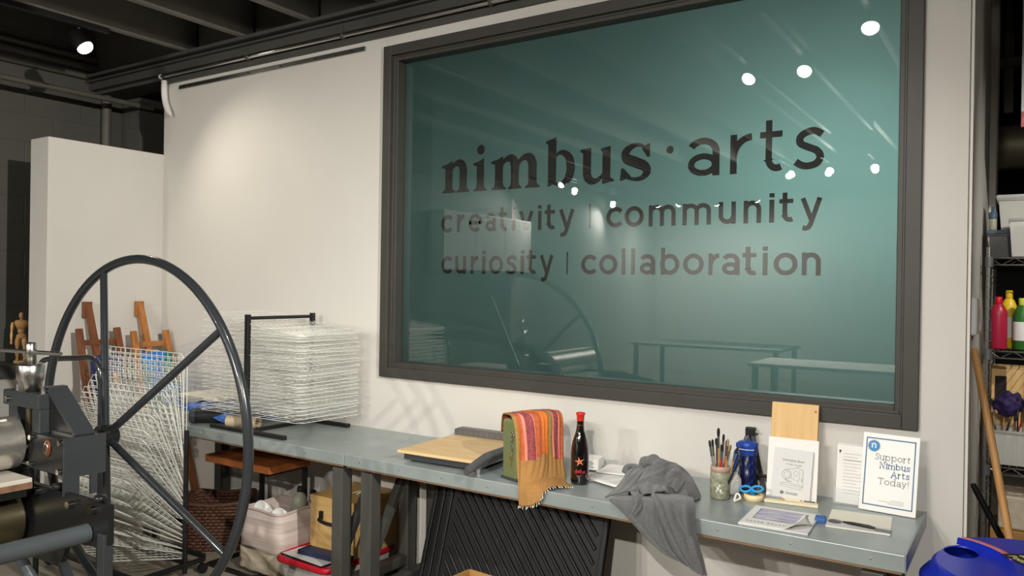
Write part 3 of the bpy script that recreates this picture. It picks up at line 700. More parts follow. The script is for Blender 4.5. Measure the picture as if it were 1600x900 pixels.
# ------------------------------------------------------------------ easels against the white partition
def easel(y0, y1, ym, ztop, zmast, mt, label, canv):
    t = thing('wooden_easel', label, 'easel', (-4.86, (y0+y1)/2, 0), group='wooden easels by the partition')
    lean = lambda z: -4.66-0.40*(z/1.30)                    # x of the front legs at height z
    for k, y in (('leg', y0), ('leg', y1)):
        yb = y-0.03 if y == y0 else y+0.02
        MB().bar((lean(0),yb,0), (lean(ztop),y,ztop), 0.040, 0.022, mt, up=(1,0,0)).build(k, None, t, world=True)
    MB().bar((lean(ztop*0.35)-0.03,ym+0.03,ztop*0.35), (lean(zmast)-0.045,ym,zmast), 0.042, 0.026, mt, up=(1,0,0)).build('mast', None, t, world=True)
    MB().bar((lean(zmast)-0.045,ym,zmast-0.10), (lean(zmast)-0.045,ym,zmast+0.004), 0.050, 0.034, mt, up=(1,0,0)).build('mast_clamp', None, t, world=True)
    for z in (ztop-0.09, 0.52):
        f = 1-z/ztop
        MB().bar((lean(z)-0.022,y0-0.03*f,z), (lean(z)-0.022,y1+0.03*f,z), 0.014, 0.034, mt, up=(0,0,1)).build('crossbar', None, t, world=True)
    MB().bar((lean(0.70)+0.03,y0-0.06,0.70), (lean(0.70)+0.03,y1+0.03,0.70), 0.06, 0.022, mt, up=(0,0,1)).build('ledge', None, t, world=True)
    MB().bar((-5.12,ym,0), (lean(1.1)-0.06,ym,1.10), 0.03, 0.02, mt, up=(1,0,0)).build('back_leg', None, t, world=True)
    return lean
le = easel(-0.647, -0.399, -0.545, 1.285, 1.452, 'easeldark', 'dark stained wooden easel with a navy canvas, left of the two easels', None)
def canvas(y0, y1, z0, z1, m, lab, extra=None):
    def P(u, v, k): z = z0+(z1-z0)*v; return (le(z)+0.016+k, y0+(y1-y0)*u, z)
    b = MB()
    q = [(0,0),(1,0),(1,1),(0,1)]
    b.add([P(u,v,0) for u,v in q]+[P(u,v,0.018) for u,v in q], [(3,2,1,0),(4,5,6,7),(0,1,5,4),(1,2,6,5),(2,3,7,6),(3,0,4,7)], m)
    if extra:
        for poly, mm in extra: b.add([P(u,v,0.0188) for u,v in poly], [tuple(range(len(poly)))], mm)
    solo(b, 'painted_canvas', None, lab, 'painting')
canvas(-0.615, -0.415, 0.713, 1.115, 'canvasnavy', 'navy painted canvas on the dark easel', [([(.60,.50),(.80,.48),(.80,.70),(.62,.72)], 'paintorange'), ([(.62,.30),(.84,.28),(.82,.44),(.64,.44)], 'rust')])
le = easel(-0.287, -0.050, -0.184, 1.256, 1.453, 'easelwood', 'honey brown wooden easel with a blue and teal canvas, right of the two easels', None)
canvas(-0.275, -0.058, 0.895, 1.113, 'canvasblue', 'small blue and teal canvas high on the honey brown easel', [([(0,0),(.18,0),(.10,.55),(0,.95)], 'teal'), ([(.55,0),(1,0),(1,1),(.80,1)], 'teal')])
canvas(-0.26, -0.02, 0.713, 0.893, 'canvasblue', 'bright blue canvas below the teal one on the honey brown easel', [([(0,0),(.5,0),(.3,.6),(0,.5)], 'teal')])

# ------------------------------------------------------------------ wooden artist's figure on the dark ledge
t = thing('artist_mannequin', 'jointed wooden artist figure standing on the dark ledge at the far left', 'mannequin', (-5.86, -0.62, 1.012), rot=(0,0,R(62)))
def seg(name, p0, p1, r0, r1, bulge=0.15):
    p0, p1 = Vector(p0), Vector(p1); n = 8
    pts = [p0+(p1-p0)*i/n for i in range(n+1)]
    rs = [(r0+(r1-r0)*i/n)*(0.55+0.45*math.sin(PI*min(max(i/n,0.12),0.88)))*(1+bulge) for i in range(n+1)]
    MB().tube(pts, rs, 12, 'mannequin').build(name, None, t)
MB().lathe([(0,0),(0.045,0),(0.045,0.016),(0.04,0.02),(0,0.02)], 24, 'mannequin').build('stand', None, t)
MB().cyl((0,0.02,0.02), (0,0.02,0.19), 0.003, n=8, m='brushed').build('stand_rod', None, t)
for s in (-1, 1):
    MB().bbox(s*0.021-0.010, -0.040, 0.0205, s*0.021+0.010, 0.012, 0.034, 0.005, 'mannequin').build('foot', None, t)
    seg('shin', (s*0.021,0,0.032), (s*0.022,-0.004,0.105), 0.011, 0.014)
    seg('thigh', (s*0.022,-0.004,0.103), (s*0.018,0,0.185), 0.014, 0.018)
    seg('upper_arm', (s*0.050,0,0.285), (s*0.056,0,0.222), 0.012, 0.010)
    seg('forearm', (s*0.056,0,0.222), (s*0.058,-0.010,0.160), 0.010, 0.008)
    MB().ball((s*0.058,-0.013,0.146), 0.011, 'mannequin', (.7,.9,1.4), 8).build('hand', None, t)
MB().ball((0,0,0.188), 0.028, 'mannequin', (1.1,.8,.8), 10).build('pelvis', None, t)
MB().ball((0,0,0.225), 0.022, 'mannequin', (1.05,.8,1.0), 10).build('waist', None, t)
MB().lathe([(0.0,0.235),(0.024,0.238),(0.034,0.262),(0.042,0.285),(0.034,0.298),(0.012,0.303),(0.0,0.304)], 18, 'mannequin', mtx=Matrix.Diagonal((1.05,.68,1,1))).build('chest', None, t)
MB().cyl((0,0,0.300), (0,0,0.315), 0.008, n=10, m='mannequin').build('neck', None, t)
MB().ball((0,-0.002,0.332), 0.019, 'mannequin', (.85,.95,1.28), 10).build('head', None, t)

# ------------------------------------------------------------------ things on the tables
TZ = 0.7805
# black roll, blue film and papers at the left end
t = thing('black_pouch', 'round ended black nylon pouch lying at the left end of the table', 'bag', (-3.98, -0.46, TZ))
p0 = Vector((-4.02,-0.535,0.824)); p1 = Vector((-3.70,-0.27,0.824))
MB().tube([p0, p0+(p1-p0)*.06, p0+(p1-p0)*.5, p0+(p1-p0)*.85, p1], [0.041, 0.043, 0.043, 0.038, 0.022], 20, 'bagblack').build('pouch_body', None, t, world=True)
dd = (p1-p0).normalized()
b = MB().tube([p0-dd*0.012, p0-dd*0.004, p0+dd*0.02], [0.038, 0.0435, 0.0435], 24, 'trimdark'); b.build('end_cap', None, t, world=True)
MB().tube([p0-dd*0.016, p0-dd*0.0125], [0.010, 0.012], 14, 'brushed').build('cap_stud', None, t, world=True)
g = []
for i in range(22):
    row = []
    for j in range(30):
        u, v = i/21, j/29; x = -4.18+0.46*v; y = -0.50+0.30*u
        z = 0.876+0.004*math.sin(9*v+3*u)+0.003*math.sin(23*v-8*u)+0.003*math.sin(14*u+5*v) - 0.075*max(0,v-0.48)**0.9*1.6
        if u < 0.12: z -= (0.12-u)*0.30
        row.append((x+0.03*u, y-0.02*math.sin(6*v), z))
    g.append(row)
b = MB().grid(g, 'bluebag'); o = b.build('plastic_film', None); md = o.modifiers.new('thick', 'SOLIDIFY'); md.thickness = 0.003
tag(o, 'crumpled blue plastic film draped over the black pouch', 'plastic film')
t = thing('paper_stack', 'stack of cream paper sheets lying over the blue film at the far left', 'paper', (-4.12, -0.27, TZ))
MB().bbox(-4.36, -0.42, 0.892, -3.98, -0.10, 0.910, 0.003, 'cream').build('sheets', None, t, world=True)
MB().bbox(-4.40, -0.185, 0.7806, -4.19, -0.10, 0.892, 0.004, 'cream').build('lower_sheets', None, t, world=True)
solo(MB().tube([(-3.76,-0.488,0.815), (-3.58,-0.425,0.815)], [0.034, 0.034], 24, 'rollpaper', caps=False).tube([(-3.76,-0.488,0.815), (-3.58,-0.425,0.815)], [0.031, 0.031], 24, 'rollpaper', caps=False), 'paper_roll', None,
     'short tan paper roll lying in front of the black pouch', 'paper roll')

# guillotine paper trimmer
t = thing('paper_trimmer', 'guillotine paper trimmer with a pale maple bed and grey lever arm', 'paper trimmer', (-2.20, -0.30, TZ), rot=(0,0,R(3)))
MB().bbox(-0.225, -0.225, 0.008, 0.165, 0.235, 0.040, 0.004, 'trimdark').build('base', None, t)
for x, y in ((-0.19,-0.19), (0.13,-0.19), (-0.19,0.2), (0.13,0.2)):
    MB().cyl((x,y,0), (x,y,0.009), 0.014, n=12, m='blackmetal').build('foot', None, t)
MB().bbox(-0.245, -0.25, 0.040, 0.185, 0.24, 0.054, 0.003, 'boardwood').build('wooden_bed', None, t)
b = MB().prism([(-0.235,0.054),(0.19,0.054),(0.19,0.083),(0.165,0.092),(-0.215,0.092),(-0.235,0.083)], 0.205, 0.25, 'xz', 'trimgrey')
for i in range(12): b.box(-0.20+i*0.032, 0.2045, 0.060, -0.199+i*0.032, 0.2052, 0.078, 'bead')
b.build('ruler_fence', None, t)
MB().bbox(0.186, -0.24, 0.020, 0.198, 0.24, 0.058, 0.002, 'brushed').build('fixed_blade', None, t)
b = MB(); b.tube([(0.212,0.22,0.075), (0.212,0.0,0.072), (0.212,-0.20,0.066), (0.212,-0.30,0.046), (0.212,-0.355,0.030)], [0.012,0.016,0.020,0.018,0.017], 12, 'trimgrey')
b.prism([(-0.22,0.020),(-0.32,0.030),(-0.24,0.062),(0.1,0.066),(0.22,0.066),(0.22,0.05)], 0.199, 0.205, 'yz', 'trimgrey'); b.build('lever_arm', None, t)
MB().cyl((0.195,-0.235,0.0), (0.195,-0.235,0.035), 0.013, n=14, m='brushed').build('stop_post', None, t)

# olive tin box with a chain, striped scarf over it
t = thing('tin_box', 'tall olive green tin box under the striped scarf', 'box', (-1.775, -0.555, TZ), rot=(0,0,R(-17)))
b = MB(); b.bbox(-0.10, 0.0, 0.0, 0.0, 0.255, 0.255, 0.014, 'green', seg=3); b.build('box_body', None, t)
MB().bbox(-0.103, -0.003, 0.0, 0.003, 0.258, 0.010, 0.002, 'trimdark').build('base_rim', None, t)
b = MB()
for i in range(9):
    z = 0.200-0.0115*i; c = Vector((-0.030+0.006*math.sin(i*1.2), -0.004, z))
    q = [c+Vector((0.0055*math.cos(a*PI/5), 0.0015*(1 if i % 2 else -1), 0.0075*math.sin(a*PI/5))) for a in range(10)]
    b.tube(q, 0.0014, 6, 'brushed', closed=True)
chain_ = b.build('chain', None, t)
b = MB().lathe([(0.003,0),(0.010,0),(0.010,0.003),(0.003,0.003)], 14, 'gold', mtx=Matrix.Translation((-0.034,-0.001,0.098)) @ Matrix.Rotation(PI/2,4,'X'))
b.box(-0.037,-0.0035,0.060,-0.031,-0.001,0.092,'gold').box(-0.042,-0.0035,0.062,-0.037,-0.001,0.066,'gold').box(-0.042,-0.0035,0.071,-0.037,-0.001,0.075,'gold')
under(b.build('key', None, t), chain_)
rows = [
 [(-1.955,-.41,0.95), (-1.93,-.36,0.95), (-1.90,-.29,0.95), (-1.875,-.23,0.95)],
 [(-1.935,-.43,1.025), (-1.905,-.38,1.030), (-1.87,-.31,1.033), (-1.835,-.25,1.03)],
 [(-1.868,-.50,1.046), (-1.835,-.43,1.046), (-1.80,-.35,1.047), (-1.765,-.275,1.045)],
 [(-1.797,-.563,1.046), (-1.745,-.47,1.046), (-1.722,-.39,1.046), (-1.700,-.315,1.038)],
 [(-1.768,-.577,0.960), (-1.715,-.49,0.957), (-1.698,-.42,0.950), (-1.678,-.345,0.940)],
 [(-1.755,-.588,0.870), (-1.700,-.505,0.868), (-1.684,-.43,0.860), (-1.662,-.365,0.850)],
 [(-1.735,-.607,0.790), (-1.680,-.560,0.810), (-1.655,-.47,0.805), (-1.635,-.39,0.793)],
 [(-1.727,-.618,0.752), (-1.655,-.608,0.785), (-1.620,-.53,0.800), (-1.590,-.46,0.786)],
 [(-1.716,-.628,0.706), (-1.632,-.630,0.728), (-1.590,-.600,0.792), (-1.540,-.50,0.786)],
]
g = loft(rows, 60, 64)
for i in range(len(g)):
    for j in range(len(g[0])):
        u, v = i/60, j/64
        k = 0.0035*math.sin(v*26+u*3)*max(0,(u-0.35))/0.65 + 0.0015*math.sin(v*61+u*9)
        g[i][j] = g[i][j]+Vector((k*.9, -k*.45, abs(k)*.3))
stripes = [(.07,'olivew'),(.14,'rust'),(.165,'pink'),(.275,'plum'),(.30,'pink'),(.45,'rust'),(.60,'orangew'),(.72,'olivew'),(.745,'pink'),(.855,'plum'),(.88,'pink'),(1.01,'rust')]
def scarf_m(u, v):
    if u > 0.60+0.02*math.sin(v*9): return 'tan'
    if v < 0.06: return 'olivew'
    for lim, m in stripes:
        if v < lim: return m
    return 'rust'
b = MB().grid(g, None, matf=scarf_m)
o = b.build('striped_scarf', None); md = o.modifiers.new('thick', 'SOLIDIFY'); md.thickness = 0.005; md.offset = 1.0
tag(o, 'striped orange and plum scarf with a tan end hanging over the olive tin', 'scarf')
fr_ = MB()
for k in range(26):
    v = k/25; p = g[60][int(v*64)]
    fr_.tube([p, p+Vector((0.004*math.sin(k*2.1), -0.003, -0.010-0.004*math.sin(k*5))) if v < .62 else p+Vector((0.010+0.003*math.sin(k), -0.004, -0.004))], 0.0016, 5, 'cream')
fr_.build('fringe', None, o)

# wine bottle
t = thing('wine_bottle', 'dark wine bottle with a red capsule and an orange starfish', 'bottle', (-1.553, -0.412, TZ))
MB().lathe([(0,0.002),(0.034,0.0),(0.0375,0.005),(0.038,0.02),(0.038,0.125),(0.0365,0.150),(0.031,0.180),(0.022,0.208),(0.0165,0.228),(0.0148,0.25),(0.0145,0.268)], 40, 'bottleglass').build('bottle_glass', None, t)
MB().lathe([(0.0148,0.262),(0.0152,0.264),(0.0165,0.285),(0.0195,0.289),(0.0195,0.293),(0.018,0.296),(0.0,0.2965)], 28, 'red').build('capsule', None, t)
MB().lathe([(0.0154,0.232),(0.0152,0.246),(0.0150,0.246),(0.0150,0.232)], 28, 'gold').build('neck_band', None, t)
def wrap(mb, poly_pts, m, rad=0.0383, a0=R(-66)):                 # flat artwork bent round the bottle
    bm = bmesh.new(); vs = [bm.verts.new((u, 0, v)) for u, v in poly_pts]; f = bm.faces.new(vs); f.normal_update(); bmesh.ops.triangulate(bm, faces=[f]); bmesh.ops.subdivide_edges(bm, edges=bm.edges[:], cuts=5, use_grid_fill=True)
    for q in bm.verts:
        a = a0+q.co.x/rad; q.co = Vector((rad*math.cos(a), rad*math.sin(a), q.co.z))
    mb.bm(bm, m)
b = MB()
star = []
for k in range(10):
    a = PI/2+k*PI/5+0.18; r = 0.021 if k % 2 == 0 else 0.0062
    star.append((0.001+r*math.cos(a)*(1.1), 0.098+r*math.sin(a)))
wrap(b, star, 'orange'); wrap(b, [(0.001+.0035*math.cos(a*PI/6), 0.098+.0035*math.sin(a*PI/6)) for a in range(12)], 'labelred', 0.0385)
b.build('starfish_print', None, t)
b = MB()
def wstroke(pts, w):
    for (x0,y0),(x1,y1) in zip(pts[:-1], pts[1:]):
        d = Vector((x1-x0, y1-y0)); n = Vector((-d.y, d.x)).normalized()*w/2
        wrap(b, [(x0-n.x,y0-n.y),(x1-n.x,y1-n.y),(x1+n.x,y1+n.y),(x0+n.x,y0+n.y)], 'labelred', 0.0384)
X = -0.016
for gl in ([[(0,.0),(.006,.0),(.006,.009),(0,.009),(0,0)],[(.006,.0),(.006,.016)]], [[(0,0),(0,.009),(.005,.009),(.005,0)]], [[(.002,0),(.002,.014)],[(0,.009),(.005,.009)]],
           [[(0,0),(0,.015),(.004,.015)],[(0,.008),(.004,.008)]], [[(0,.009),(0,0),(.005,0),(.005,.009)]], [[(.005,.009),(0,.009),(0,.005),(.005,.004),(.005,0),(0,0)]]):
    for s_ in gl: wstroke([(X+px, 0.050+py) for px, py in s_], 0.0022)
    X += 0.0075
for k in range(6): wstroke([(-0.012+k*.0045, 0.040), (-0.0095+k*.0045, 0.040)], 0.003)
b.build('name_print', None, t)

# loose papers behind the bottle
def sheet(name, x, y, w, d, rz, lab, z=0.0, m='paper', lines=0, group=None):
    t = thing(name, lab, 'paper', (x, y, TZ+z), rot=(0,0,R(rz)), group=group)
    g = [[(-w/2+w*j/10, -d/2+d*i/8, 0.0012+0.004*((j/10-.5)**2)*(1+math.sin(i*.7))) for j in range(11)] for i in range(9)]
    o = MB().grid(g, m).build('sheet', None, t); md = o.modifiers.new('t', 'SOLIDIFY'); md.thickness = 0.0008
    if lines:
        b = MB()
        for k in range(lines):
            yy = d*0.42-d*0.84*k/lines
            for q in range(3):
                x0 = -w*.42+w*.29*q; b.box(x0, yy-0.0012, 0.0042, x0+w*.24*(0.6+0.4*math.sin(k*3+q*2)**2), yy+0.0012, 0.0044, 'inkpale')
        b.build('printing', None, t)
sheet('loose_paper', -1.52, -0.20, 0.21, 0.28, 24, 'tan printed leaflet partly under the white lined papers', 0.0, 'greypaper', 9)
sheet('loose_paper', -1.44, -0.24, 0.21, 0.28, -22, 'white lined paper lying right of the wine bottle', 0.006, 'paper', 14)
sheet('loose_paper', -1.47, -0.13, 0.22, 0.20, 8, 'blank white paper pushed against the wall behind the lined sheet', 0.012, 'paper', 0)
t = thing('leaflet_box', 'small white printed box between the scarf and the wine bottle', 'box', (-1.64, -0.17, TZ), rot=(0,0,R(12)))
MB().bbox(-0.06, -0.05, 0, 0.06, 0.05, 0.058, 0.002, 'paper').build('carton', None, t)
MB().box(-0.0605,-0.0505,0.0,0.0605,0.0505,0.012,'trimdark').build('dark_base', None, t)
b = MB()
for k in range(4): b.box(-0.05,-0.0508,0.022+k*.008,0.04-0.01*(k%2),-0.0503,0.025+k*.008,'inkgrey')
b.build('printing', None, t)

# grey sweater: heap on the table, folds over it and two corners hanging over the edge
SWF = {
'left_fold': [
 [(-1.359,-0.370,0.846), (-1.338,-0.360,0.860), (-1.304,-0.360,0.865), (-1.266,-0.370,0.864)],
 [(-1.341,-0.450,0.833), (-1.311,-0.450,0.853), (-1.279,-0.440,0.858), (-1.262,-0.430,0.851)],
 [(-1.336,-0.530,0.810), (-1.297,-0.520,0.833), (-1.264,-0.510,0.841), (-1.249,-0.490,0.835)],
 [(-1.349,-0.585,0.792), (-1.288,-0.585,0.816), (-1.245,-0.575,0.831), (-1.219,-0.555,0.823)]],
'centre_fold': [
 [(-1.281,-0.400,0.853), (-1.259,-0.400,0.861), (-1.233,-0.410,0.859), (-1.207,-0.420,0.847)],
 [(-1.267,-0.460,0.841), (-1.228,-0.470,0.851), (-1.196,-0.470,0.849), (-1.159,-0.470,0.842)],
 [(-1.231,-0.530,0.831), (-1.187,-0.540,0.845), (-1.146,-0.540,0.849), (-1.123,-0.520,0.843)],
 [(-1.197,-0.575,0.824), (-1.154,-0.580,0.839), (-1.123,-0.570,0.849), (-1.105,-0.540,0.836)]],
'back_fold': [
 [(-1.326,-0.280,0.871), (-1.259,-0.270,0.894), (-1.189,-0.270,0.883), (-1.128,-0.280,0.852)],
 [(-1.249,-0.360,0.870), (-1.201,-0.370,0.884), (-1.147,-0.370,0.876), (-1.105,-0.370,0.847)],
 [(-1.190,-0.420,0.849), (-1.152,-0.430,0.862), (-1.118,-0.430,0.857), (-1.101,-0.420,0.838)],
 [(-1.183,-0.450,0.839), (-1.137,-0.460,0.841), (-1.107,-0.470,0.828), (-1.106,-0.460,0.811)]],
'hang_left': [
 [(-1.322,-0.585,0.791), (-1.276,-0.570,0.805), (-1.214,-0.560,0.811), (-1.161,-0.550,0.814), (-1.116,-0.550,0.817)],
 [(-1.311,-0.618,0.795), (-1.243,-0.622,0.795), (-1.180,-0.625,0.813), (-1.123,-0.622,0.820), (-1.075,-0.620,0.823)],
 [(-1.269,-0.622,0.767), (-1.221,-0.630,0.760), (-1.163,-0.640,0.770), (-1.113,-0.628,0.771), (-1.056,-0.622,0.780)],
 [(-1.211,-0.622,0.724), (-1.171,-0.630,0.717), (-1.132,-0.640,0.720), (-1.092,-0.628,0.719), (-1.041,-0.622,0.723)],
 [(-1.154,-0.622,0.678), (-1.126,-0.628,0.675), (-1.098,-0.636,0.674), (-1.067,-0.628,0.668), (-1.025,-0.622,0.670)],
 [(-1.098,-0.622,0.642), (-1.077,-0.626,0.643), (-1.056,-0.630,0.643), (-1.033,-0.626,0.633), (-0.996,-0.622,0.626)],
 [(-1.044,-0.622,0.625), (-1.029,-0.624,0.624), (-1.013,-0.626,0.621), (-0.997,-0.624,0.612), (-0.976,-0.622,0.602)]],
'hang_right': [
 [(-1.164,-0.520,0.829), (-1.128,-0.520,0.825), (-1.091,-0.510,0.827), (-1.055,-0.500,0.825), (-1.037,-0.480,0.817)],
 [(-1.149,-0.585,0.833), (-1.100,-0.600,0.835), (-1.059,-0.600,0.839), (-1.022,-0.595,0.842), (-0.998,-0.580,0.838)],
 [(-1.103,-0.640,0.818), (-1.065,-0.650,0.824), (-1.033,-0.645,0.824), (-0.996,-0.650,0.826), (-0.975,-0.628,0.823)],
 [(-1.078,-0.645,0.768), (-1.043,-0.655,0.772), (-1.018,-0.645,0.771), (-0.986,-0.655,0.777), (-0.969,-0.630,0.772)],
 [(-1.048,-0.645,0.709), (-1.018,-0.655,0.715), (-0.998,-0.645,0.714), (-0.974,-0.652,0.718), (-0.961,-0.630,0.712)],
 [(-1.016,-0.645,0.655), (-0.992,-0.652,0.662), (-0.976,-0.645,0.661), (-0.955,-0.650,0.667), (-0.946,-0.630,0.661)],
 [(-0.979,-0.640,0.616), (-0.964,-0.645,0.621), (-0.951,-0.642,0.620), (-0.939,-0.642,0.623), (-0.934,-0.630,0.618)],
 [(-0.938,-0.636,0.599), (-0.936,-0.637,0.597), (-0.933,-0.637,0.598), (-0.932,-0.636,0.598), (-0.928,-0.632,0.595)]],
'tongue': [
 [(-1.247,-0.575,0.828), (-1.218,-0.575,0.828), (-1.194,-0.570,0.816)],
 [(-1.215,-0.628,0.827), (-1.184,-0.640,0.823), (-1.168,-0.630,0.800)],
 [(-1.204,-0.640,0.803), (-1.180,-0.648,0.793), (-1.167,-0.636,0.776)],
 [(-1.211,-0.640,0.769), (-1.193,-0.645,0.764), (-1.185,-0.634,0.753)]]}
SWT = {
'sleeve_a': [(-1.317,-0.330,0.844), (-1.311,-0.320,0.872), (-1.283,-0.320,0.894), (-1.244,-0.340,0.896), (-1.210,-0.380,0.879), (-1.207,-0.420,0.860), (-1.210,-0.455,0.848)],
'sleeve_b': [(-1.183,-0.450,0.839), (-1.161,-0.440,0.853), (-1.146,-0.420,0.873), (-1.135,-0.400,0.879), (-1.126,-0.390,0.863), (-1.131,-0.410,0.846), (-1.145,-0.440,0.835), (-1.163,-0.460,0.829)],
'cuff': [(-1.095,-0.460,0.808), (-1.080,-0.460,0.810), (-1.066,-0.450,0.825)],
'pocket': [(-1.369,-0.360,0.840), (-1.366,-0.350,0.860), (-1.347,-0.340,0.868), (-1.319,-0.340,0.862), (-1.292,-0.350,0.852)]}

g = []
N = 64
for i in range(N+1):
    row = []
    for j in range(N+1):
        a = 2*PI*j/N; rr = i/N
        wob = 1+0.08*math.sin(3*a+0.6)+0.05*math.sin(5*a+2)
        x = -1.195+0.132*rr*wob*math.cos(a); y = -0.375+0.175*rr*wob*math.sin(a)
        h = max(0.0, 1-rr**2.4)**0.8
        ridge = (1-abs(math.sin(2.5*a+7*rr)))**1.5
        row.append(Vector((x, y, TZ+0.006+0.104*h+0.022*h*ridge*min(1, rr*3))))
    g.append(row)
sw = MB().grid(g, 'sweater').build('grey_sweater', None)
tag(sw, 'crumpled heather grey sweater heaped on the table with a long corner hanging down', 'sweater')
FOLD = {'left_fold': (.008, 2.0), 'centre_fold': (.008, 1.6), 'back_fold': (.011, 2.6), 'hang_left': (.018, 2.4), 'hang_right': (.015, 2.2), 'tongue': (.006, 1.3)}
for k, rows in SWF.items():
    g = loft(rows, 60, 60); am, fq = FOLD[k]
    for i in range(61):
        for j in range(61):
            u, v = i/60, j/60
            f = am*((1-abs(math.sin(PI*(fq*v+0.45*u+.2))))**1.6)*math.sin(PI*min(1, u*1.2+.12))+0.0016*math.sin(21*v+11*u)
            g[i][j] = g[i][j]+(Vector((0, -f, 0)) if k in ('hang_left','hang_right','tongue') else Vector((0, -f*.5, f)))
    o = MB().grid(g, 'sweater').build('sweater_fold', None, sw); md = o.modifiers.new('thick', 'SOLIDIFY'); md.thickness = 0.007; md.offset = 0
hem = [SWF['hang_right'][i][0] for i in range(len(SWF['hang_right']))]
pts = [p+Vector((0.004,-0.010,0)) for p in spline(hem, 40)]
MB().tube(pts, [0.004+0.007*math.sin(PI*min(1,i/40*1.1+.08)) for i in range(41)], 14, 'sweater').build('rolled_hem', None, sw)
for col, r in ((1, .009), (3, .008)):
    pts = [p+Vector((0,-0.008,0)) for p in spline([SWF['hang_left'][i][col] for i in range(1, 7)], 40)]
    MB().tube(pts, [r*math.sin(PI*min(1,i/40*.9+.08)) for i in range(41)], 14, 'sweater').build('draped_fold', None, sw)
pts = [p+Vector((0,-0.007,0)) for p in spline([SWF['hang_right'][i][2+(i>3)] for i in range(2, 8)], 40)]
MB().tube(pts, [.009*math.sin(PI*min(1,i/40*.95+.05)) for i in range(41)], 14, 'sweater').build('draped_fold', None, sw)
for k, (r0, r1, f0) in {'sleeve_a': (.020, .030, 1.0), 'sleeve_b': (.014, .020, 1.0), 'cuff': (.012, .016, 1.0), 'pocket': (.010, .016, 1.0)}.items():
    n = 36; pts = spline(SWT[k], n)
    rs = [r0+(r1-r0)*(0.5+0.5*math.sin(i*.21+1))*1.0 for i in range(n+1)]
    if k == 'sleeve_a': rs = [.016+.010*math.sin(PI*i/n)+.004*math.sin(i*.9) for i in range(n+1)]
    o = MB().tube(pts, rs, 20, 'sweater', caps=False).build('sleeve' if k.startswith('sleeve') else 'sweater_fold', None, sw)
    md = o.modifiers.new('thick', 'SOLIDIFY'); md.thickness = 0.005; md.offset = -1

# jar with brushes
t = thing('brush_jar', 'paint flecked glass jar full of brushes', 'jar', (-0.998, -0.282, TZ))
MB().lathe([(0,0.002),(0.034,0.0),(0.038,0.004),(0.0385,0.10),(0.036,0.106),(0.036,0.128),(0.0335,0.128),(0.0335,0.108),(0.035,0.10),(0.034,0.012),(0,0.010)], 36, 'jar').build('jar_glass', None, t)
MB().lathe([(0.0362,0.106),(0.0385,0.108),(0.0385,0.124),(0.0362,0.126)], 36, 'jarpink').build('painted_rim', None, t)
b = MB()
for (u, v, r) in ((-.004,.045,.007), (.006,.038,.006), (-.010,.034,.005), (.002,.056,.005), (.010,.030,.004)):
    wrap_m = [(u+r*.6*math.cos(a*PI/5), v+r*math.sin(a*PI/5)) for a in range(10)]
    bm = bmesh.new(); f = bm.faces.new([bm.verts.new((p[0],0,p[1])) for p in wrap_m]); f.normal_update(); bmesh.ops.triangulate(bm, faces=[f])
    for q in bm.verts:
        a = R(-78)+q.co.x/0.0388; q.co = Vector((0.0388*math.cos(a), 0.0388*math.sin(a), q.co.z))
    b.bm(bm, 'white')
b.build('white_splash', None, t)
BR = [(-.022,-.010,-.10,.02,.215,'brushgrey','bristle','flat',"long grey handled brush, second from the left in the glass jar"),
      (-.006,-.014,-.02,.01,.262,'brushtan','bristle','flat','tallest brush with a flat black tip in the glass jar'),
      (.006,.004,.02,.03,.238,'brushgrey','bristle','round','second tallest grey brush with a black tip in the glass jar'),
      (.002,-.016,.03,-.01,.200,'brushred','bristle','round','bright red handled brush in the middle of the glass jar'),
      (.018,.002,.08,.02,.222,'brushtan','tanbristle','round','slim tan brush right of the middle in the glass jar'),
      (.016,-.010,.16,-.02,.205,'brushtan','tanbristle','fan','broad tan bristle brush at the right of the glass jar'),
      (.026,.006,.26,.03,.200,'brushtan','bristle','fan','brown tipped brush leaning right in the glass jar'),
      (-.028,.004,-.16,.03,.210,'brushgrey','bristle','round','leftmost grey brush leaning over the rim of the glass jar'),
      (-.016,.012,-.07,.06,.218,'brushred','bristle','flat','red brush behind the others at the left of the glass jar'),
      (.010,.016,.05,.08,.214,'brushred','bristle','round','red brush behind the others at the right of the glass jar'),
      (.020,-.014,.46,-.06,.205,'brushblack','bristle','none','black handled brush leaning far right out of the glass jar'),
      (-.010,-.002,-.05,-.02,.195,'brushblack','bristle','none','short black handle standing in the glass jar')]
def brush(base, dx, dy, ln, hm, bm_, tip, lab, group):
    d = Vector((dx, dy, 1)).normalized()
    t = thing('paint_brush', lab, 'brush', base, group=group)
    t.rotation_euler = d.to_track_quat('Z', 'Y').to_euler()
    MB().tube([(0,0,0), (0,0,ln*.35), (0,0,ln*.70)], [0.0022, 0.0040, 0.0034], 10, hm).build('handle', None, t)
    if tip == 'none':
        MB().tube([(0,0,ln*.70), (0,0,ln*.98), (0,0,ln)], [0.0034, 0.0026, 0.001], 10, hm).build('handle_end', None, t); return
    MB().tube([(0,0,ln*.70), (0,0,ln*.88)], [0.0036, 0.0046], 10, 'ferrule').build('ferrule', None, t)
    k = {'flat': (1.5,.7), 'round': (1.0,1.0), 'fan': (2.2,.9)}[tip]
    b = MB().lathe([(0.0042,ln*.88),(0.0052,ln*.93),(0.0048,ln*.97),(0.0028,ln),(0,ln)], 12, bm_, mtx=Matrix.Diagonal((*k,1,1))); b.build('bristles', None, t)
for x, y, dx, dy, ln, hm, bm_, tip, lab in BR:
    brush((-0.998+x*.55, -0.282+y*.55, TZ+0.012), dx, dy, ln, hm, bm_, tip, lab, 'brushes in the glass jar')

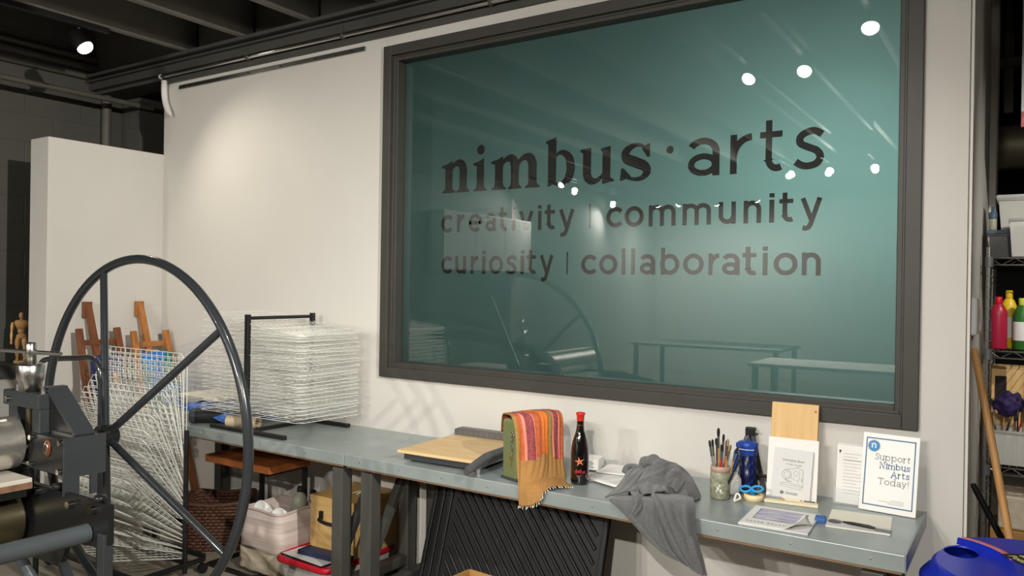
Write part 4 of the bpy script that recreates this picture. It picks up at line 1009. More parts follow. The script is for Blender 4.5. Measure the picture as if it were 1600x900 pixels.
# white pot with a blue stick, tumbler, small easel
t = thing('white_pot', 'round white pot behind the brush jar', 'pot', (-0.982, -0.198, TZ))
MB().lathe([(0,0.002),(0.026,0.0),(0.036,0.014),(0.042,0.04),(0.040,0.062),(0.030,0.078),(0.026,0.086),(0.028,0.094),(0.025,0.094),(0.023,0.084),(0.03,0.06),(0.03,0.02),(0,0.012)], 32, 'white').build('pot_body', None, t)
MB().ball((0.034,-0.022,0.062), 0.004, 'white').build('knob', None, t)
t = thing('blue_brush', 'thick blue handled brush standing in the white pot', 'brush', (-0.979, -0.196, TZ+0.014), rot=(R(-2), R(5), 0))
MB().tube([(0,0,0), (0,0,0.10), (0,0,0.155), (0,0,0.168)], [0.007, 0.010, 0.009, 0.004], 12, 'blue').build('handle', None, t)
MB().tube([(0,0,0.02), (0,0,0.09)], [0.0105, 0.0108], 12, 'sky').build('grip', None, t)
t = thing('travel_tumbler', 'navy tumbler with a bright blue flip lid', 'tumbler', (-0.940, -0.118, TZ))
MB().lathe([(0,0.0),(0.032,0.0),(0.034,0.004),(0.0355,0.155),(0.0,0.155)], 36, 'tumbler').build('cup_body', None, t)
lid_ = MB().lathe([(0.0362,0.150),(0.0372,0.154),(0.0372,0.176),(0.040,0.180),(0.041,0.196),(0.036,0.203),(0.018,0.206),(0,0.206)], 36, 'blue').build('flip_lid', None, t)
under(MB().bbox(-0.046,-0.012,0.176,-0.034,0.012,0.196,0.003,'blue').tube(arc_pts := [(0.0395*math.cos(R(a)),0.0395*math.sin(R(a)),0.1755) for a in range(180,325,8)], 0.0016, 6, 'white').build('lid_spout', None, t), lid_)
b = MB()
for k in range(9):
    a = R(-70+(k % 3)*22); z = 0.03+0.012*k
    b.add([(0.0358*math.cos(a+q), 0.0358*math.sin(a+q), z+w) for q, w in ((0,0),(.16,.006),(.22,.02),(.07,.012))], [(0,1,2,3)], 'blue')
b.build('splash_pattern', None, t)
t = thing('table_easel', 'small black tabletop easel behind the blue lidded tumbler', 'easel', (-0.93, -0.040, TZ))
zz = 0.235
MB().bar((-0.020,0.012,zz), (0.050,-0.045,0), 0.017, 0.010, 'blackmetal').build('leg', None, t)
MB().bar((-0.030,0.012,zz), (-0.100,-0.045,0), 0.017, 0.010, 'blackmetal').build('leg', None, t)
MB().bar((-0.025,0.020,zz-.02), (-0.005,0.036,0), 0.014, 0.008, 'blackmetal').build('back_leg', None, t)
MB().bbox(-0.045,-0.002,zz-0.022,-0.005,0.026,zz+0.012,0.004,'blackmetal').build('top_hinge', None, t)
MB().bbox(-0.100,-0.050,0.058,0.062,-0.036,0.070,0.002,'blackmetal').build('ledge', None, t)
MB().cyl((-0.002,0.006,zz-.006), (0.008,0.006,zz-.006), 0.005, n=10, m='brushed').build('wing_nut', None, t)

# masking tape with sky blue scissors standing in it
t = thing('tape_roll', 'cream masking tape roll in front of the tumbler', 'tape', (-0.880, -0.235, TZ))
MB().lathe([(0.024,0),(0.037,0),(0.037,0.024),(0.024,0.024),(0.024,0)], 40, 'tape').build('tape_ring', None, t)
MB().lathe([(0.0225,0),(0.0242,0),(0.0242,0.0242),(0.0225,0.0242),(0.0225,0)], 36, 'kraft').build('cardboard_core', None, t)
t = thing('scissors', 'sky blue handled scissors resting on the masking tape', 'scissors', (-0.885, -0.235, TZ+0.034), rot=(R(4), R(-6), R(10)))
for s in (-1, 1):
    c = Vector((0.022*s-0.002, -0.004, 0.010))
    b = MB(); b.tube([c+Vector((0.020*math.cos(a*PI/12), 0.010*math.sin(a*PI/12), 0.008*math.sin(a*PI/12))) for a in range(24)], 0.0048, 10, 'sky', closed=True)
    b.tube([c+Vector((-0.012*s,-0.004,-0.004)), Vector((-0.004*s,0,-0.012)), Vector((-0.010*s,0.006,-0.026))], [0.006,0.006,0.004], 10, 'sky'); b.build('handle', None, t)
    MB().prism([(-0.004,0),(0.004,0),(0.001,-0.030)], -0.001, 0.001, 'xz', 'brushed', Matrix.Translation((-0.010*s,0.008,-0.002))).build('blade', None, t)
t = thing('small_clip', 'small white and tan clip standing left of the masking tape', 'clip', (-0.922, -0.305, TZ))
MB().tube(spline([(-.012,0,0.004),(-.006,.004,.028),(.004,.006,.030),(.010,.004,.016),(.002,0,.012)], 16), 0.004, 8, 'white').build('loop', None, t)
MB().bar((-.012,-.004,.003), (.014,.004,.018), .012, .004, 'tape').build('tab', None, t)

# pale wood panel, white board, booklet: leaning against the wall
LEAN = R(-11)
t = thing('wood_panel', 'pale basswood panel leaning on the wall behind the white board', 'panel', (-0.765, -0.115, TZ), rot=(R(-9.5), 0, R(2)))
MB().bbox(-0.094, 0, 0, 0.086, 0.018, 0.372, 0.002, 'panelwood').build('panel_face', None, t)
MB().cyl((0.075,-0.001,0.345), (0.075,0.001,0.345), 0.005, n=12, m='easelwood').build('knot', None, t)
t = thing('white_board', 'white foam board leaning on the pale wood panel', 'board', (-0.755, -0.150, TZ), rot=(R(-9.5), 0, R(2.5)))
MB().bbox(-0.100, 0, 0, 0.090, 0.006, 0.238, 0.001, 'paper').build('board_sheet', None, t)
t = thing('instruction_booklet', 'grey sewing machine instruction booklet propped against the white board', 'booklet', (-0.755, -0.166, TZ+0.004), rot=(R(-9.5), R(2.0), R(2.5)))
MB().bbox(-0.078, 0, 0, 0.068, 0.008, 0.196, 0.001, 'greypaper').build('cover', None, t)
Tm = lambda x, z: Matrix.Translation((x, -0.0006, z)) @ FACE_Y
text('Instruction Book', 0.0118, 'ink', 'title_print', t, Tm(-0.043, 0.148))
text('W1500 / W1600', 0.0085, 'inkgrey', 'model_print', t, Tm(-0.030, 0.133))
text('SINGER', 0.0125, 'ink', 'brand_print', t, Tm(-0.024, 0.021), sx=1.12)
b = MB(); ID = lambda u, v: (u, v)
b.prism(arc(-0.037,0.0255,.0065,.0065,0,360,22)[:-1], -0.0009, -0.0004, 'xz', 'ink')
ribbon(b, arc(-0.0355,0.0268,.0030,.0030,60,300,14), 0.0014, -0.0011, ID, 'greypaper'); b.build('brand_emblem', None, t)
b = MB()
def ln(pts, w=0.0009): ribbon(b, pts, w, -0.0006, ID, 'inkgrey')
ln([(-.044,.052),(.026,.044),(.040,.050),(.040,.058),(-.028,.066),(-.044,.060),(-.044,.052)]); ln([(-.044,.060),(.028,.052),(.028,.044)]); ln([(.028,.052),(.040,.058)])
ln(arc(-.024,.096,.017,.018,0,360,30), .0013); ln(arc(-.022,.096,.011,.012,0,360,24)); ln([(-.034,.112),(-.010,.120),(.016,.126),(.036,.120),(.038,.060)], .001)
ln(arc(.010,.104,.008,.010,0,360,20)); ln([(-.008,.086),(.006,.080),(.018,.076),(.022,.066)]); ln([(.024,.120),(.024,.082),(.018,.076)]); ln([(-.030,.078),(-.020,.072),(-.004,.070)], .0022); ln([(.008,.128),(.018,.130),(.020,.126)]); ln([(.032,.090),(.034,.074)], .0018)
b.build('machine_drawing', None, t)
# ruler and pencils at its foot
t = thing('ribbed_ruler', 'cream ribbed strip lying at the foot of the booklet', 'ruler', (-0.745, -0.206, TZ), rot=(0, 0, R(9)))
b = MB().bbox(-0.098, -0.016, 0, 0.098, 0.016, 0.010, 0.002, 'tape')
for i in range(32): b.box(-0.093+i*.006, -0.0165, 0.0006, -0.0905+i*.006, 0.014, 0.0108, 'cream')
b.build('strip', None, t)
for i, (x0, x1, m, lab) in enumerate(((-.85,-.78,'brushgrey','grey brown pencil stub behind the cream strip, at its left end'), (-.775,-.71,'tape','cream pencil behind the cream strip'), (-.705,-.66,'legpaint','dark short pencil at the right end behind the cream strip'))):
    t = thing('pencil', lab, 'pencil', ((x0+x1)/2, -0.178+0.003*i, TZ+0.0065), group='pencils behind the cream strip')
    hl = (x1-x0)/2
    MB().tube([(-hl,0,0), (hl*.7,0.006,0)], 0.0062, 6, m, smooth=False).build('barrel', None, t)
    MB().tube([(hl*.7,0.006,0), (hl,0.009,0)], [0.0062, 0.0012], 6, 'panelwood', smooth=False).build('sharpened_tip', None, t)

# magazine
t = thing('art_magazine', 'white art magazine with a violet landscape on its cover and a curled corner', 'magazine', (-0.724, -0.445, TZ), rot=(0,0,R(3)))
w, d = 0.232, 0.268
MB().bbox(-w/2, -d/2, 0, w/2, d/2, 0.006, 0.0008, 'greypaper').build('pages', None, t)
def lift(u, v):
    k = max(0.0, (u-.62)/.38)*max(0.0, (0.42-v)/.42); return 0.0066+0.055*k**1.6
cov = lambda u, v: (-w/2+w*u-0.016*(lift(u,v)-.0066)/.055, -d/2+d*v+0.05*(lift(u,v)-.0066)/.055, lift(u,v))
g = [[cov(j/20, i/20) for j in range(21)] for i in range(21)]
o = MB().grid(g, 'paper').build('cover', None, t); md = o.modifiers.new('t', 'SOLIDIFY'); md.thickness = 0.0006
def art_mat():
    m = mat('violet landscape print', rgb(226,224,234), 0.6, col2=rgb(158,150,190), vscale=16, stretch=(0.7, 2.6, 1))
    return m
M['art'] = art_mat()
g = [[Vector(cov(.14+.70*j/12, .33+.50*i/12))+Vector((0,0,.0009)) for j in range(13)] for i in range(13)]
MB().grid(g, 'art').build('cover_picture', None, t)
b = MB(); e_ = 0.0012
for u0, v0, u1, v1 in ((.13,.32,.85,.33), (.13,.83,.85,.84), (.13,.32,.14,.84), (.84,.32,.85,.84)):
    n_ = 14
    g = [[Vector(cov(u0+(u1-u0)*j/n_, v0+(v1-v0)*i/n_))+Vector((0,0,e_)) for j in range(n_+1)] for i in range(n_+1)]; b.grid(g, 'ink')
b.build('picture_border', None, t)
text('P A P E R   P A L E T T E', 0.0185, 'ink', 'title_print', t, Matrix.Translation((-0.098, -0.098, 0.0078)), sx=0.83)
t = thing('blue_eraser', 'small blue eraser block right of the magazine', 'eraser', (-0.603, -0.372, TZ), rot=(0,0,R(8)))
MB().bbox(-0.018,-0.024,0,0.018,0.024,0.016,0.003,'eraser').build('rubber_block', None, t)

# leaflet holder, donation sign, envelope with a tool
t = thing('leaflet_holder', 'clear acrylic leaflet holder with white forms beside the donation sign', 'leaflet holder', (-0.563, -0.085, TZ), rot=(R(-8), 0, R(1)))
MB().bbox(-0.050,0.022,0.0,0.050,0.025,0.232,0.001,'glassclear').bbox(-0.052,-0.012,0.0,0.052,0.025,0.003,0.001,'glassclear').bbox(-0.053,-0.012,0,-0.050,0.022,0.09,0.0008,'glassclear').bbox(0.050,-0.012,0,0.053,0.022,0.09,0.0008,'glassclear').bbox(-0.052,-0.013,0,0.052,-0.0105,0.062,0.0008,'glassclear').build('acrylic_pocket', None, t)
MB().bbox(-0.047,0.004,0.004,0.047,0.021,0.226,0.0008,'paper').build('white_forms', None, t)
b = MB()
b.add([(-0.040,0.0034,0.205),(-0.030,0.0034,0.205),(-0.036,0.0034,0.190)], [(0,1,2)], 'ink')
for k in range(13): b.box(-0.022, 0.0030, 0.192-k*.0125, 0.040-(0.012 if k % 4 == 1 else 0), 0.0036, 0.1934-k*.0125, 'inkpale')
b.box(-0.024,0.0030,0.168,0.042,0.0036,0.1696,'inkgrey').build('form_printing', None, t)
t = thing('donation_sign', 'white blue bordered sign reading Support Nimbus Arts Today', 'sign', (-0.423, -0.128, TZ+0.002), rot=(R(-13), 0, R(-5)))
MB().bbox(-0.098,0.0,0.0,0.098,0.0035,0.288,0.001,'white').prism([(0.0035,0.0),(0.085,0.0),(0.083,0.003),(0.006,0.003)], -0.098, 0.098, 'yz', 'glassclear', Matrix.Rotation(R(13),4,'X')).build('acrylic_stand', None, t)
b = MB(); q = -0.0008
for x0,z0,x1,z1 in ((-.086,.020,.086,.0245), (-.086,.2665,.086,.271), (-.086,.020,-.0818,.271), (.0818,.020,.086,.271)): b.box(x0,q,z0,x1,0,z1,'borderblue')
b.build('blue_border', None, t)
b = MB(); bc = (-.058,.240)
poly = [(bc[0]+(0.024 if k % 2 == 0 else .0185)*math.cos(k*PI/20), bc[1]+(0.024 if k % 2 == 0 else .0185)*math.sin(k*PI/20)) for k in range(40)]
b.prism(poly, q, 0, 'xz', 'borderblue'); b.prism(arc(bc[0],bc[1],.0175,.0175,0,360,36)[:-1], q*2, q, 'xz', 'badgeblue')
ribbon(b, [(bc[0]-.006,bc[1]-.008),(bc[0]-.006,bc[1]+.009)], .0042, q*2-.0003, ID, 'white'); ribbon(b, arc(bc[0],bc[1]+.0025,.006,.006,180,0,12)+[(bc[0]+.006,bc[1]-.008)], .0040, q*2-.0003, ID, 'white')
b.build('round_badge', None, t)
# slab lettering of the sign, drawn with strokes and added slabs
SXW = 1.0
def slab_word(mb, s, xr, z0, xh, w, m):
    U = {'S': (.80, [[(p.x,p.y) for p in spline([(.70,1.12,0),(.56,1.30,0),(.36,1.32,0),(.16,1.20,0),(.14,.96,0),(.36,.76,0),(.60,.60,0),(.68,.36,0),(.56,.10,0),(.34,.03,0),(.14,.10,0),(.07,.28,0)],40)]], [(.70,1.12,'v'),(.07,.26,'v')]),
         'N': (1.25, [[(.18,0),(.18,1.35),(1.0,0),(1.0,1.35)]], [(.18,0,'h'),(.14,1.33,'h'),(1.0,1.33,'h')]),
         'A': (1.20, [[(.12,0),(.60,1.35),(1.08,0)],[(.28,.48),(.92,.48)]], [(.12,0,'h'),(1.08,0,'h')]),
         'T': (1.10, [[(.55,0),(.55,1.35)],[(.04,1.32),(1.06,1.32)]], [(.55,0,'h'),(.06,1.20,'v'),(1.04,1.20,'v')]),
         'd': (1.08, [arc(.48,.5,.42,.46,0,360,30),[(.90,1.45),(.90,0)]], [(.82,1.43,'h'),(.98,0,'h')]),
         'p': (1.08, [arc(.60,.5,.42,.46,0,360,30),[(.18,1.0),(.18,-.42)]], [(.18,-.42,'h'),(.11,.97,'h')]),
         '!': (.34, [[(.17,.42),(.17,1.42)],[(.17,0),(.17,.14)]], [])}
    xs = 0; items = []
    for ch in s:
        if ch in U: gw, st, sl = U[ch]
        else:
            gw, st0 = glyph(ch, w); st = [a for a, _ in st0]; h = w/2
            sl = {'i': [(h,0,'h'),(h-.06,.97,'h')], 'n': [(h,0,'h'),(.8-h,0,'h'),(h-.06,.97,'h')], 'm': [(h,0,'h'),(.70,0,'h'),(1.3,0,'h'),(h-.06,.97,'h')], 'r': [(h+.05,0,'h'),(h-.06,.97,'h')],
                  'u': [(h-.06,.97,'h'),(.8-h,.97,'h'),(.8,0,'h')], 'b': [(h-.06,1.27,'h')], 'y': [(.12,.97,'h'),(.82,.97,'h')], 't': [], 'a': [(.82,0,'h')], 's': [(.66,.82,'v'),(.07,.22,'v')]}.get(ch, [])
        items.append((xs, gw, st, sl)); xs += gw+.20
    xs -= .20
    for x, gw, st, sl in items:
        Pm = lambda u, v, x=x: (xr+(x-xs+u)*xh*SXW, z0+v*xh)
        for p in st: ribbon(mb, p, w, q, Pm, m)
        for (u, v, o_) in sl: ribbon(mb, [(u-.17,v),(u+.17,v)] if o_ == 'h' else [(u,v-.13),(u,v+.13)], w*.95, q*1.2, Pm, m)
b = MB(); slab_word(b, 'Support', .070, .1905, .0170, .13, 'inkgrey'); b.build('grey_lettering', None, t)
b = MB(); slab_word(b, 'Today!', .070, .1015, .0170, .13, 'inkgrey'); b.build('grey_lettering', None, t)
b = MB(); slab_word(b, 'Nimbus', .070, .1605, .0165, .19, 'borderblue'); slab_word(b, 'Arts', .070, .1310, .0170, .19, 'borderblue'); b.build('blue_lettering', None, t)
b = MB()
for k, (x0, x1) in enumerate(((.012,.056), (-.030,.056), (.0,.056))): b.box(x0,q,.046-k*.006,x1,0,.0476-k*.006,'inkpale')
b.build('small_print', None, t)
t = thing('envelope', 'cream envelope lying at the front right of the table', 'envelope', (-0.485, -0.305, TZ), rot=(0,0,R(6)))
MB().bbox(-0.102,-0.115,0,0.102,0.12,0.004,0.0008,'cream').build('paper_sleeve', None, t)
MB().bbox(-0.100,-0.113,0.004,0.100,-0.045,0.0048,0.0003,'greypaper').build('plastic_window', None, t)
t = thing('palette_knife', 'black handled steel tool lying across the cream envelope', 'tool', (-0.478, -0.376, TZ+0.0055), rot=(0,0,R(-2)))
MB().tube([(-0.050,0.004,0.005), (-0.02,0.0,0.006), (0.035,-0.004,0.006), (0.055,-0.006,0.005)], [0.003,0.0055,0.0060,0.0045], 12, 'blackmetal').build('handle', None, t)
MB().bbox(0.054,-0.019,0.002,0.108,0.006,0.0035,0.0005,'trimgrey').build('blade', None, t)
MB().lathe([(0,0),(0.022,0.0),(0.020,0.002),(0,0.003)], 24, 'trimgrey', (-0.078,0.006,0.002), mtx=Matrix.Identity(4)).tube([(-0.058,0.005,0.004), (-0.046,0.004,0.005)], 0.0025, 8, 'chrome').build('round_end', None, t)

# ------------------------------------------------------------------ things under the tables
t = thing('side_table', 'low red brown wooden side table on a black frame under the left table', 'table', (-3.68, -0.36, 0))
MB().bbox(-3.965, -0.490, 0.560, -3.405, -0.200, 0.602, 0.004, 'redwood').build('table_top', None, t, world=True)
for x in (-3.83, -3.46):
    MB().bbox(x-0.012, -0.202, 0, x+0.012, -0.178, 0.56, 0.002, 'blackmetal').build('leg', None, t, world=True)
    MB().bbox(x-0.012, -0.47, 0.538, x+0.012, -0.20, 0.56, 0.002, 'blackmetal').build('top_rail', None, t, world=True)
    MB().bbox(x-0.012, -0.545, 0.0, x+0.012, -0.20, 0.020, 0.002, 'blackmetal').build('base_tube', None, t, world=True)
MB().bbox(-3.842,-0.557,0.0,-3.448,-0.535,0.020,0.002,'blackmetal').build('base_tube', None, t, world=True)

t = thing('wicker_basket', 'dark brown wicker basket behind the wheel, under the left table', 'basket', (-4.10, -0.29, 0), rot=(0,0,R(38)))
b = MB(); N = 120; NR = 15
def rrect(a, hx, hy, p=6):
    c, s = math.cos(a), math.sin(a); r = 1/((abs(c)/hx)**p+(abs(s)/hy)**p)**(1/p); return r*c, r*s
for k in range(NR):
    z = 0.012+0.268*k/(NR-1); f = 0.88+0.12*k/(NR-1)
    pts = []
    for i in range(N):
        a = 2*PI*i/N; x, y = rrect(a, 0.19*f, 0.155*f); w = 1+0.028*math.sin(a*30+(PI if k % 2 else 0)); pts.append((x*w, y*w, z))
    b.tube(pts, 0.0098, 6, 'wicker', closed=True)
for i in range(30):
    a = 2*PI*(i+.5)/30
    x0, y0 = rrect(a, .167, .136); x1, y1 = rrect(a, .19, .155); b.tube([(x0,y0,0),(x1,y1,0.285)], 0.005, 6, 'wicker')
b.prism([rrect(2*PI*i/40, .165, .134) for i in range(40)], 0.0, 0.012, 'xy', 'wicker'); b.build('woven_body', None, t)
b = MB(); b.tube([(*rrect(2*PI*i/80, .192, .157), 0.29+0.014*math.cos(4*PI*i/80)) for i in range(80)], 0.013, 8, 'wicker', closed=True); b.build('rim', None, t)

t = thing('cream_bag', 'crumpled cream cloth bag on the floor under the striped bin', 'bag', (-3.475, -0.365, 0.021))
bm = bmesh.new(); bmesh.ops.create_cube(bm, size=1); bmesh.ops.subdivide_edges(bm, edges=bm.edges[:], cuts=14, use_grid_fill=True)
for v in bm.verts:
    p = v.co; q = Vector((p.x*.36, p.y*.29, (p.z+.5)*.134)); r = mathutils.noise.noise(Vector((p.x*4, p.y*4, p.z*3)))
    s_ = 1-0.12*abs(p.z)**2-0.10*(abs(p.x*2)**4+abs(p.y*2)**4)*.5
    v.co = Vector((q.x*s_*(1+.10*r), q.y*s_*(1+.10*r), max(0.0, q.z*(1+.06*r)) if p.z < .45 else 0.133+0.006*r))
MB().bm(bm, 'creamcloth', True).build('cloth_body', None, t)
t = thing('fabric_bin', 'pale pinkish striped fabric bin full of bottles and cups, on the cream bag', 'bin', (-3.455, -0.365, 0.158))
b = MB()
def binring(z, hx, hy): return [Vector((*rrect(2*PI*i/64, hx, hy, 9), z+0.004*math.sin(2*PI*i/64*3+1))) for i in range(64)]
b.grid([binring(0, .172, .150), binring(.05, .172, .150), binring(.10, .166, .146), binring(.15, .158, .142), binring(.20, .150, .138), binring(.197, .143, .131), binring(.10, .156, .136), binring(.012, .163, .141)], 'fabric', closed=True)
b.prism([rrect(2*PI*i/64, .165, .143, 9) for i in range(64)], 0.0, 0.012, 'xy', 'fabric'); b.build('bin_body', None, t)
b = MB(); b.tube([(p.x*1.0, p.y*1.0, p.z+.002) for p in binring(.20, .149, .136)], 0.007, 8, 'fabric', closed=True); b.build('rolled_rim', None, t)
t = thing('plastic_bottle', 'grey green plastic bottle with a dark cap in the striped bin', 'bottle', (-3.405, -0.305, 0.171), rot=(R(-4), R(4), 0))
MB().lathe([(0,0),(0.042,0),(0.045,0.01),(0.045,0.20),(0.042,0.225),(0.032,0.245),(0.018,0.258),(0.017,0.272)], 28, 'greybottle').build('bottle_body', None, t)
MB().lathe([(0.019,0.262),(0.020,0.266),(0.020,0.288),(0.018,0.291),(0,0.291)], 20, 'bristle').build('cap', None, t)
t = thing('spray_bottle', 'black trigger spray bottle at the right of the striped bin', 'spray bottle', (-3.338, -0.252, 0.171), rot=(R(-3), R(5), R(-25)))
MB().lathe([(0,0),(0.032,0),(0.035,0.01),(0.034,0.13),(0.026,0.165),(0.014,0.19),(0.013,0.20)], 24, 'clearplastic').lathe([(0,0.01),(0.031,0.01),(0.031,0.10),(0,0.10)], 20, 'lime').build('bottle_body', None, t)
b = MB().cyl((0,0,0.195),(0,0,0.220),0.016,n=14,m='blackmetal'); b.prism([(-0.050,0.262),(-0.052,0.240),(-0.014,0.226),(-0.012,0.215),(0.016,0.215),(0.020,0.236),(0.038,0.222),(0.044,0.228),(0.030,0.258),(-0.01,0.268)], -0.011, 0.011, 'xz', 'blackmetal')
head_ = b.build('spray_head', None, t)
under(MB().prism([(-0.030,0.232),(-0.022,0.228),(-0.030,0.20),(-0.042,0.185),(-0.044,0.188),(-0.036,0.206)], -0.006, 0.006, 'xz', 'blackmetal').build('trigger', None, t), head_)
for i, (x, y, z, lab) in enumerate(((-3.545, -0.425, 0.345, 'leftmost white cup lying in the striped bin'), (-3.478, -0.440, 0.318, 'middle white cup lying lowest in the striped bin'), (-3.400, -0.440, 0.335, 'rightmost white cup lying in the striped bin'))):
    t = thing('plastic_cup', lab, 'cup', (x+0.012*(i-1), y, z), rot=(R(64), R(8*(i-1)), R(14)), group='white cups in the striped bin')
    MB().lathe([(0,0.002),(0.036,0.0),(0.040,0.004),(0.034,-0.075),(0.030,-0.078),(0,-0.078)], 28, 'white').build('cup_body', None, t)
    MB().lathe([(0.034,0.003),(0.038,0.005),(0.041,0.002),(0.039,-0.001)], 28, 'white').build('cup_rim', None, t)
t = thing('dark_bottle', 'small dark bottle lying behind the white cups in the striped bin', 'bottle', (-3.345, -0.365, 0.20), rot=(R(6), R(4), R(40)))
MB().lathe([(0,0),(0.030,0),(0.033,0.008),(0.033,0.09),(0.016,0.115),(0.016,0.13),(0,0.13)], 22, 'bagblack').build('bottle_body', None, t)
MB().lathe([(0.0335,0.02),(0.0337,0.03),(0.0337,0.07),(0.0335,0.075)], 22, 'trimgrey').build('bottle_label', None, t)

t = thing('storage_bin', 'clear storage bin with a red lid on the floor under the seam of the tables', 'storage bin', (-3.07, -0.31, 0))
b = MB()
for z0, z1, f0, f1 in ((0, .155, .88, 1.0),):
    lo = [(p.x*f0, p.y*f0, 0.0) for p in [Vector((*rrect(2*PI*i/60, .195, .25, 8), 0)) for i in range(60)]]; hi = [(x/f0, y/f0, .158) for x, y, _ in lo]
    li = [(x*.985, y*.985, .006) for x, y, _ in lo]; hi2 = [(x*.985, y*.985, .158) for x, y, _ in hi]
    b.grid([lo, hi, hi2, li], 'clearplastic', closed=True); b.add(lo, [tuple(range(59,-1,-1))], 'clearplastic')
b.build('clear_tub', None, t)
b = MB(); R1 = [rrect(2*PI*i/60, .205, .262, 8) for i in range(60)]
b.grid([[(x*.96,y*.96,.150) for x,y in R1],[(x,y,.152) for x,y in R1],[(x*1.01,y*1.008,.166) for x,y in R1],[(x*.99,y*.99,.180) for x,y in R1],[(x*.93,y*.94,.182) for x,y in R1],[(x*.91,y*.93,.172) for x,y in R1]], 'redlid', closed=True)
b.build('red_rim', None, t)
b = MB(); b.prism([(x*.92,y*.935) for x,y in R1], .170, .1735, 'xy', 'clearplastic'); b.build('lid_panel', None, t)
solo(MB().bbox(-0.17,-0.10,0,0.17,0.10,0.05,0.003,'cream').bbox(-0.15,-0.09,0.05,0.15,0.09,0.10,0.003,'tan'), 'packed_papers', None, 'cream papers packed inside the red lidded bin', 'papers', (-3.07,-0.33,0.007), (0,0,R(4)))
t = thing('glass_frame', 'flat picture glass lying on the red lidded bin under the navy folder', 'picture glass', (-3.07, -0.44, 0.1825), rot=(0,0,R(-4)))
MB().bbox(-0.16,-0.115,0,0.16,0.035,0.006,0.001,'greypaper').build('glass_sheet', None, t)
MB().bbox(-0.162,-0.117,0,0.162,-0.111,0.007,0.001,'blackmetal').bbox(0.156,-0.117,0,0.162,0.035,0.007,0.001,'blackmetal').build('frame_edge', None, t)
t = thing('folder', 'navy folder with black spine lying on the red lidded bin', 'folder', (-3.00, -0.405, 0.1900), rot=(0, 0, R(3)))
MB().bbox(-0.15,-0.09,0.0,0.145,-0.005,0.022,0.002,'navy').build('cover', None, t)
MB().bbox(-0.162,-0.092,0,-0.148,-0.003,0.024,0.003,'bristle').build('spine', None, t)
t = thing('wooden_case', 'birch plywood case with a black handle standing on the red lidded bin', 'case', (-3.02, -0.21, 0.1805))
MB().bbox(-3.185,-0.395,0.1825,-2.865,-0.06,0.470,0.003,'plywood').build('case_body', None, t, world=True)
MB().bbox(-3.188,-0.398,0.442,-2.862,-0.057,0.474,0.003,'plywood').build('case_lid', None, t, world=True)
b = MB().bbox(-3.105,-0.412,0.355,-3.085,-0.396,0.40,0.003,'blackmetal').bbox(-2.945,-0.412,0.345,-2.925,-0.396,0.385,0.003,'blackmetal')
b.tube(spline([(-3.095,-0.408,0.365),(-3.075,-0.436,0.362),(-3.015,-0.446,0.358),(-2.955,-0.436,0.358),(-2.935,-0.408,0.362)], 20), 0.009, 10, 'blackmetal'); b.build('handle', None, t, world=True)
t = thing('scrap_papers', 'crumpled pale scraps on top of the plywood case', 'paper scraps', (-2.95, -0.2, 0.475))
b = MB()
for k in range(5): b.tube(spline([(-3.0+.03*k,-0.30+.03*k,0.478),(-2.97+.03*k,-0.24,0.490+.006*(k%2)),(-2.93+.02*k,-0.20-.02*k,0.478)], 10), 0.0035, 6, 'cream')
b.build('curls', None, t, world=True)

# black ribbed panels leaning under the right table
for i in range(3):
    lab = ('front black ribbed plastic mat leaning under the right table', 'middle black ribbed mat, its edge showing behind the front one', 'rearmost black ribbed mat of the three leaning under the table')[i]
    t = thing('ribbed_mat', lab, 'mat', (-1.90-0.075*i, -0.475+0.040*i, 0.0), rot=(R(-17), 0, 0), group='black ribbed mats under the table')
    x0, x1, z1 = -0.425, 0.425, 0.70
    MB().bbox(x0, 0.004, 0.0, x1, 0.024, z1, 0.004, 'rubber').build('mat_sheet', None, t)
    b = MB(); b.bbox(x0,-0.006,0.0,x0+0.022,0.026,z1,0.004,'rubber').bbox(x1-0.022,-0.006,0.0,x1,0.026,z1,0.004,'rubber').bbox(x0,-0.006,z1-0.022,x1,0.026,z1,0.004,'rubber').bbox(x0,-0.006,0,x1,0.026,0.022,0.004,'rubber')
    b.build('mat_rim', None, t)
    b = MB(); e = 0.045
    for k in range(-16, 19):
        c = k*0.052                                   # line z = -(x)*1.15 + c'
        pts = []
        for q in range(0, 41):
            x = x0+e+(x1-x0-2*e)*q/40; z = 0.35-1.12*(x-c)
            if e <= z <= z1-e: pts.append((x, 0.0035, z))
        if len(pts) > 2: b.tube([pts[0], pts[-1]], 0.0085, 10, 'rubber')
    b.build('diagonal_ribs', None, t)
t = thing('cardboard_box', 'open kraft cardboard box in front of the black ribbed mats', 'box', (-1.78, -0.80, 0), rot=(0,0,R(-4)))
b = MB()
for a in ((-.19,-.16,0,-.184,.16,.40),(.184,-.16,0,.19,.16,.40),(-.19,.154,0,.19,.16,.40),(-.19,-.16,0,.19,-.154,.40),(-.19,-.16,0,.19,.16,.006)): b.box(*a, 'kraft')
b.build('box_walls', None, t)
MB().bbox(-.175,-.145,.006,.175,.145,.378,.003,'greypaper').build('packed_sheets', None, t)

